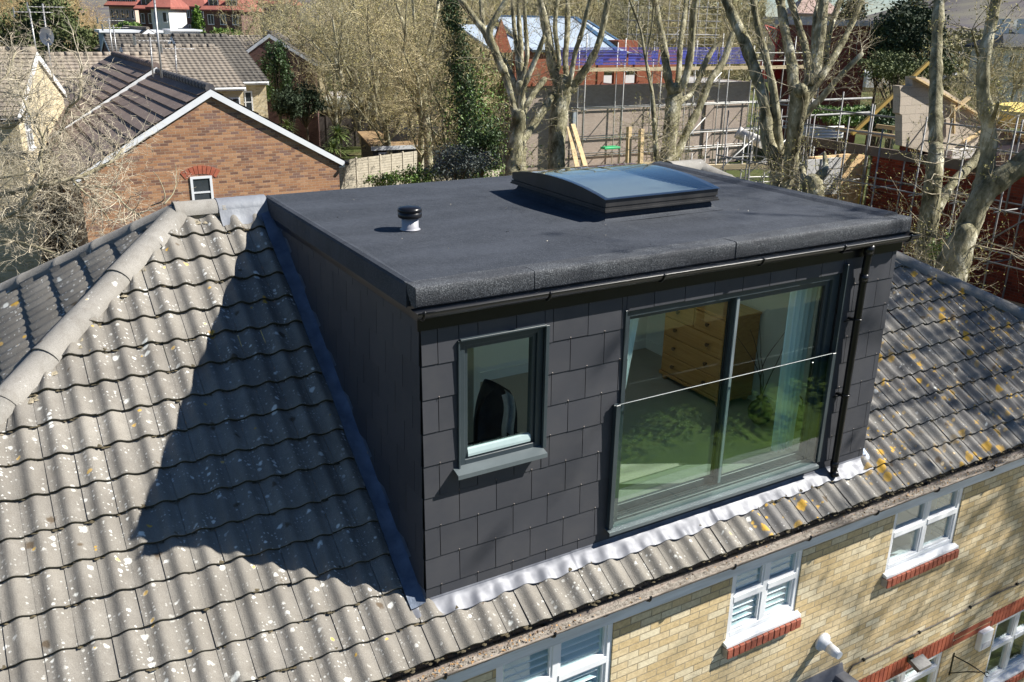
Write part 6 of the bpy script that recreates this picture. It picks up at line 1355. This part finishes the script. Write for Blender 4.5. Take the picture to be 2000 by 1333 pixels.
part(b2, 'far_gable', BLOCKW, lambda m: m.poly([(4.5, -2.0, ztop), (4.5, -3.4, ztop+2.6), (4.5, -9, ztop+1.4), (4.5, -10, ztop)], (.2, 0, 0)))
part(b2, 'insulation', pm('yellow_insulation', (.72, .56, .16), (.60, .45, .12), 3, .95, bump=.05, bscale=6), lambda m: [m.cbox(np.array([q[0]-20.3-.9, q[1]-12.4-.5, q[2]-Z0-.22]), np.array([q[0]-20.3+.9, q[1]-12.4+.5, q[2]-Z0+.22]), .1) for q in (at(1978, 218, 27), at(2010, 232, 25.5))])
part(b2, 'timber_box', TIM, lambda m: (m.box((.6, -5.9, ztop+.2), (1.2, -4.9, ztop+.55)), m.box((1.4, -5.6, ztop+.2), (2.0, -5.0, ztop+.62))))
m = MB(); m.beam(at(1664, 262, 27), at(1813, 122, 27), .10, .10); tag(m.build('yellow_prop', pm('yellow_paint_timber', (.60, .40, .10), None, 2, .6)), 'long yellow prop leaning across from the deck to above the block gable', 'prop')
p = onx(1708, 300, 19.5)
scaffold('scaffold of bare tubes in front of the beige boards and deep red brick wall', (19.9, 17.0, Z0), -math.pi/2, 15.5, 1.1, [1.4, 2.5, 3.7, 5.0], 1.15, 6.4, boards=[(2.5, 5.2, 15.5)], seed=8, rails=False, braces=5, r_=.022)
for k, (ua, va, ub, vb) in enumerate([(1592, 207, 1752, 196), (1590, 222, 1750, 216), (1770, 224, 1830, 221), (1768, 248, 1822, 245), (1580, 205, 2000, 268), (1590, 232, 1760, 250)]):
    pass
m = MB()
gr = empty('guard_rails', (19.7, 12.4, Z0+ztop), 'pale guard rails round the timber deck on the right', 'guard rail')
for z in (.55, 1.05): part(gr, 'rail', TUBE, lambda m: m.tube([(0, -9, z), (0, 4.2, z)], .027, 6)); part(gr, 'rail', TUBE, lambda m: m.tube([(0, 4.2, z-.03), (5.5, 4.2, z-.03)], .04, 6)); 
for y in (-9, -6.8, -4.6, -2.4, -.2, 2.0, 4.1): part(gr, 'post', TUBE, lambda m: m.tube([(0.04, y, -1.0), (.04, y+.04, 1.35)], .027, 6))
# yard behind: white sheeted stacks, cabins, cars
SHEET = pm('white_sheeting', (.78, .80, .82), (.62, .64, .68), 1.5, .5, bump=.05, bscale=3)
def stack(label, u, v, dep, sx, sy, sz, m1=SHEET, name='sheeted_stack'):
    p = on_ground(u, v); e = empty(name, p, label, 'stack', rz=-.3); H = 2.3
    m = MB(); n_ = 10; X, Y = np.meshgrid(np.linspace(-sx/2, sx/2, n_), np.linspace(-sy/2, sy/2, 6), indexing='ij'); Zz = H+rng.normal(size=X.shape)*.07; m.grid(X, Y, Zz); m.box((-sx/2, -sy/2, H-sz), (sx/2, sy/2, H-.14)); m.build('cover', m1, e)
    m = MB(); m.box((-sx/2+.15, -sy/2+.15, 0), (sx/2-.15, sy/2-.15, H-sz)); m.build('pallets', pm('pallet_wood', (.3, .22, .13)) if False else BOARD, e); return e
stack('white sheeted stack behind the deck, left one', 1645, 172, 50, 4.6, 3, 1.9); stack('white sheeted stack behind the deck, right one', 1702, 178, 48, 3.6, 2.6, 1.8)
def cabin(label, u, v, dep, sx, sy, h_, c1, yaw=.3):
    p = on_ground(u, v); e = empty('site_cabin', p, label, 'cabin', 'site cabins in the yard', rz=yaw); H = h_
    part(e, 'wall', c1, lambda m: m.box((-sx/2, 0, 0), (sx/2, sy, H), 0, .05)); part(e, 'roof', SHEET, lambda m: m.box((-sx/2-.1, -.1, H), (sx/2+.1, sy+.1, H+.12)))
    small_window(e, (-sx/4, -.002, H-1.5), (1, 0, 0), (0, -1, 0), 1.2, .9); part(e, 'door', DGL, lambda m: m.box((sx/4, -.03, H-2.1), (sx/4+.8, -.002, H-.2)))
cabin('white site cabin right of the straight plane trunk', 1880, 165, 58, 8, 2.5, 2.4, WHITED); cabin('blue-grey site cabin at the right edge of the yard', 1968, 160, 62, 8, 2.5, 2.4, pm('blue_grey_cabin', (.30, .36, .44)), .1); cabin('dark red site cabin behind the leaning plane', 1905, 176, 48, 3.6, 1.8, 2.2, pm('dull_red_cabin', (.36, .08, .06)), .5)
for i, (u, lb) in enumerate(((1862, 'left one of two tall grey ladder panels standing in the yard'), (1887, 'right one of two tall grey ladder panels standing in the yard'))):
    p = on_ground(u, 172); q = p+np.array([.3, 0, 4.6]); e = empty('ladder', p, lb, 'ladder', 'ladder panels in the yard'); d = q-p
    for s_ in (-.22, .22): part(e, 'rail', pm('grey_alu', (.42, .46, .52)), lambda m: m.beam(R2*s_, d+R2*s_, .09, .06, up=(0, 1, 0)))
    part(e, 'rungs', GALV, lambda m: [m.beam(-R2*.22+d*t, R2*.22+d*t, .04, .04) for t in np.linspace(.05, .95, 9)])
def car(label, u, dep, yaw, col_):
    p = on_ground(u, dep); e = empty('parked_car', p, label, 'car', 'cars parked beyond the site', rz=yaw)
    m = MB(); S = [(-2.1, .35), (2.1, .35), (2.15, .7), (1.2, .88), (.55, 1.38), (-1.1, 1.42), (-1.8, .95), (-2.15, .85)]; m.poly([(x, -.85, z) for x, z in S], (0, 1.7, 0)); m.build('body', pm('car_paint', col_, None, 1, .25, spec=.7), e)
    m = MB(); m.poly([(1.05, -.87, .9), (.5, -.87, 1.3), (-1.05, -.87, 1.34), (-1.6, -.87, .95)], (0, 1.74, 0)); m.build('windows', DGL, e)
    for (x, y) in ((-1.3, -.87), (1.3, -.87), (-1.3, .71), (1.3, .71)): m = MB(); m.tube([(x, y, .33), (x, y+.16, .33)], .33, 14); m.build('wheel', BLACKP, e)
car('silver car parked far right beyond the site yard', 1890, 146, .2, (.5, .52, .55)); car('dark car parked at the right edge beyond the site yard', 1975, 128, .1, (.05, .05, .06)); car('white car parked between the far bare trees on the right', 1935, 136, .3, (.7, .7, .7))
# opposite the dormer, seen only as a reflection in its glass: garden fence and a red brick house
fence('dark_fence', 'dark fence across the bottom of the lawn', (2, -11.2), (38, -11.2), 1.8, 16, FD)
for i in range(9): crown_tree('leafy_bush', 'dark hedge bush beyond the lawn fence in front of the house', 1000, 600, 10, 2.0, 1.8, 2500, YEW, BARKD, .10, seed=200+i, group='dark bushes beyond the lawn').location = (3+i*4, -13.2, Z0-.6)
gable_house('red_brick_house', 'red brick house beyond the garden lawn', (20, -34, Z0), math.pi, 4, 4, 9, 5, 7.2, ORB, R_RED, windows=((1.5, 3.4, 1.1, 1.2), (-1.5, 3.4, 1.1, 1.2)))
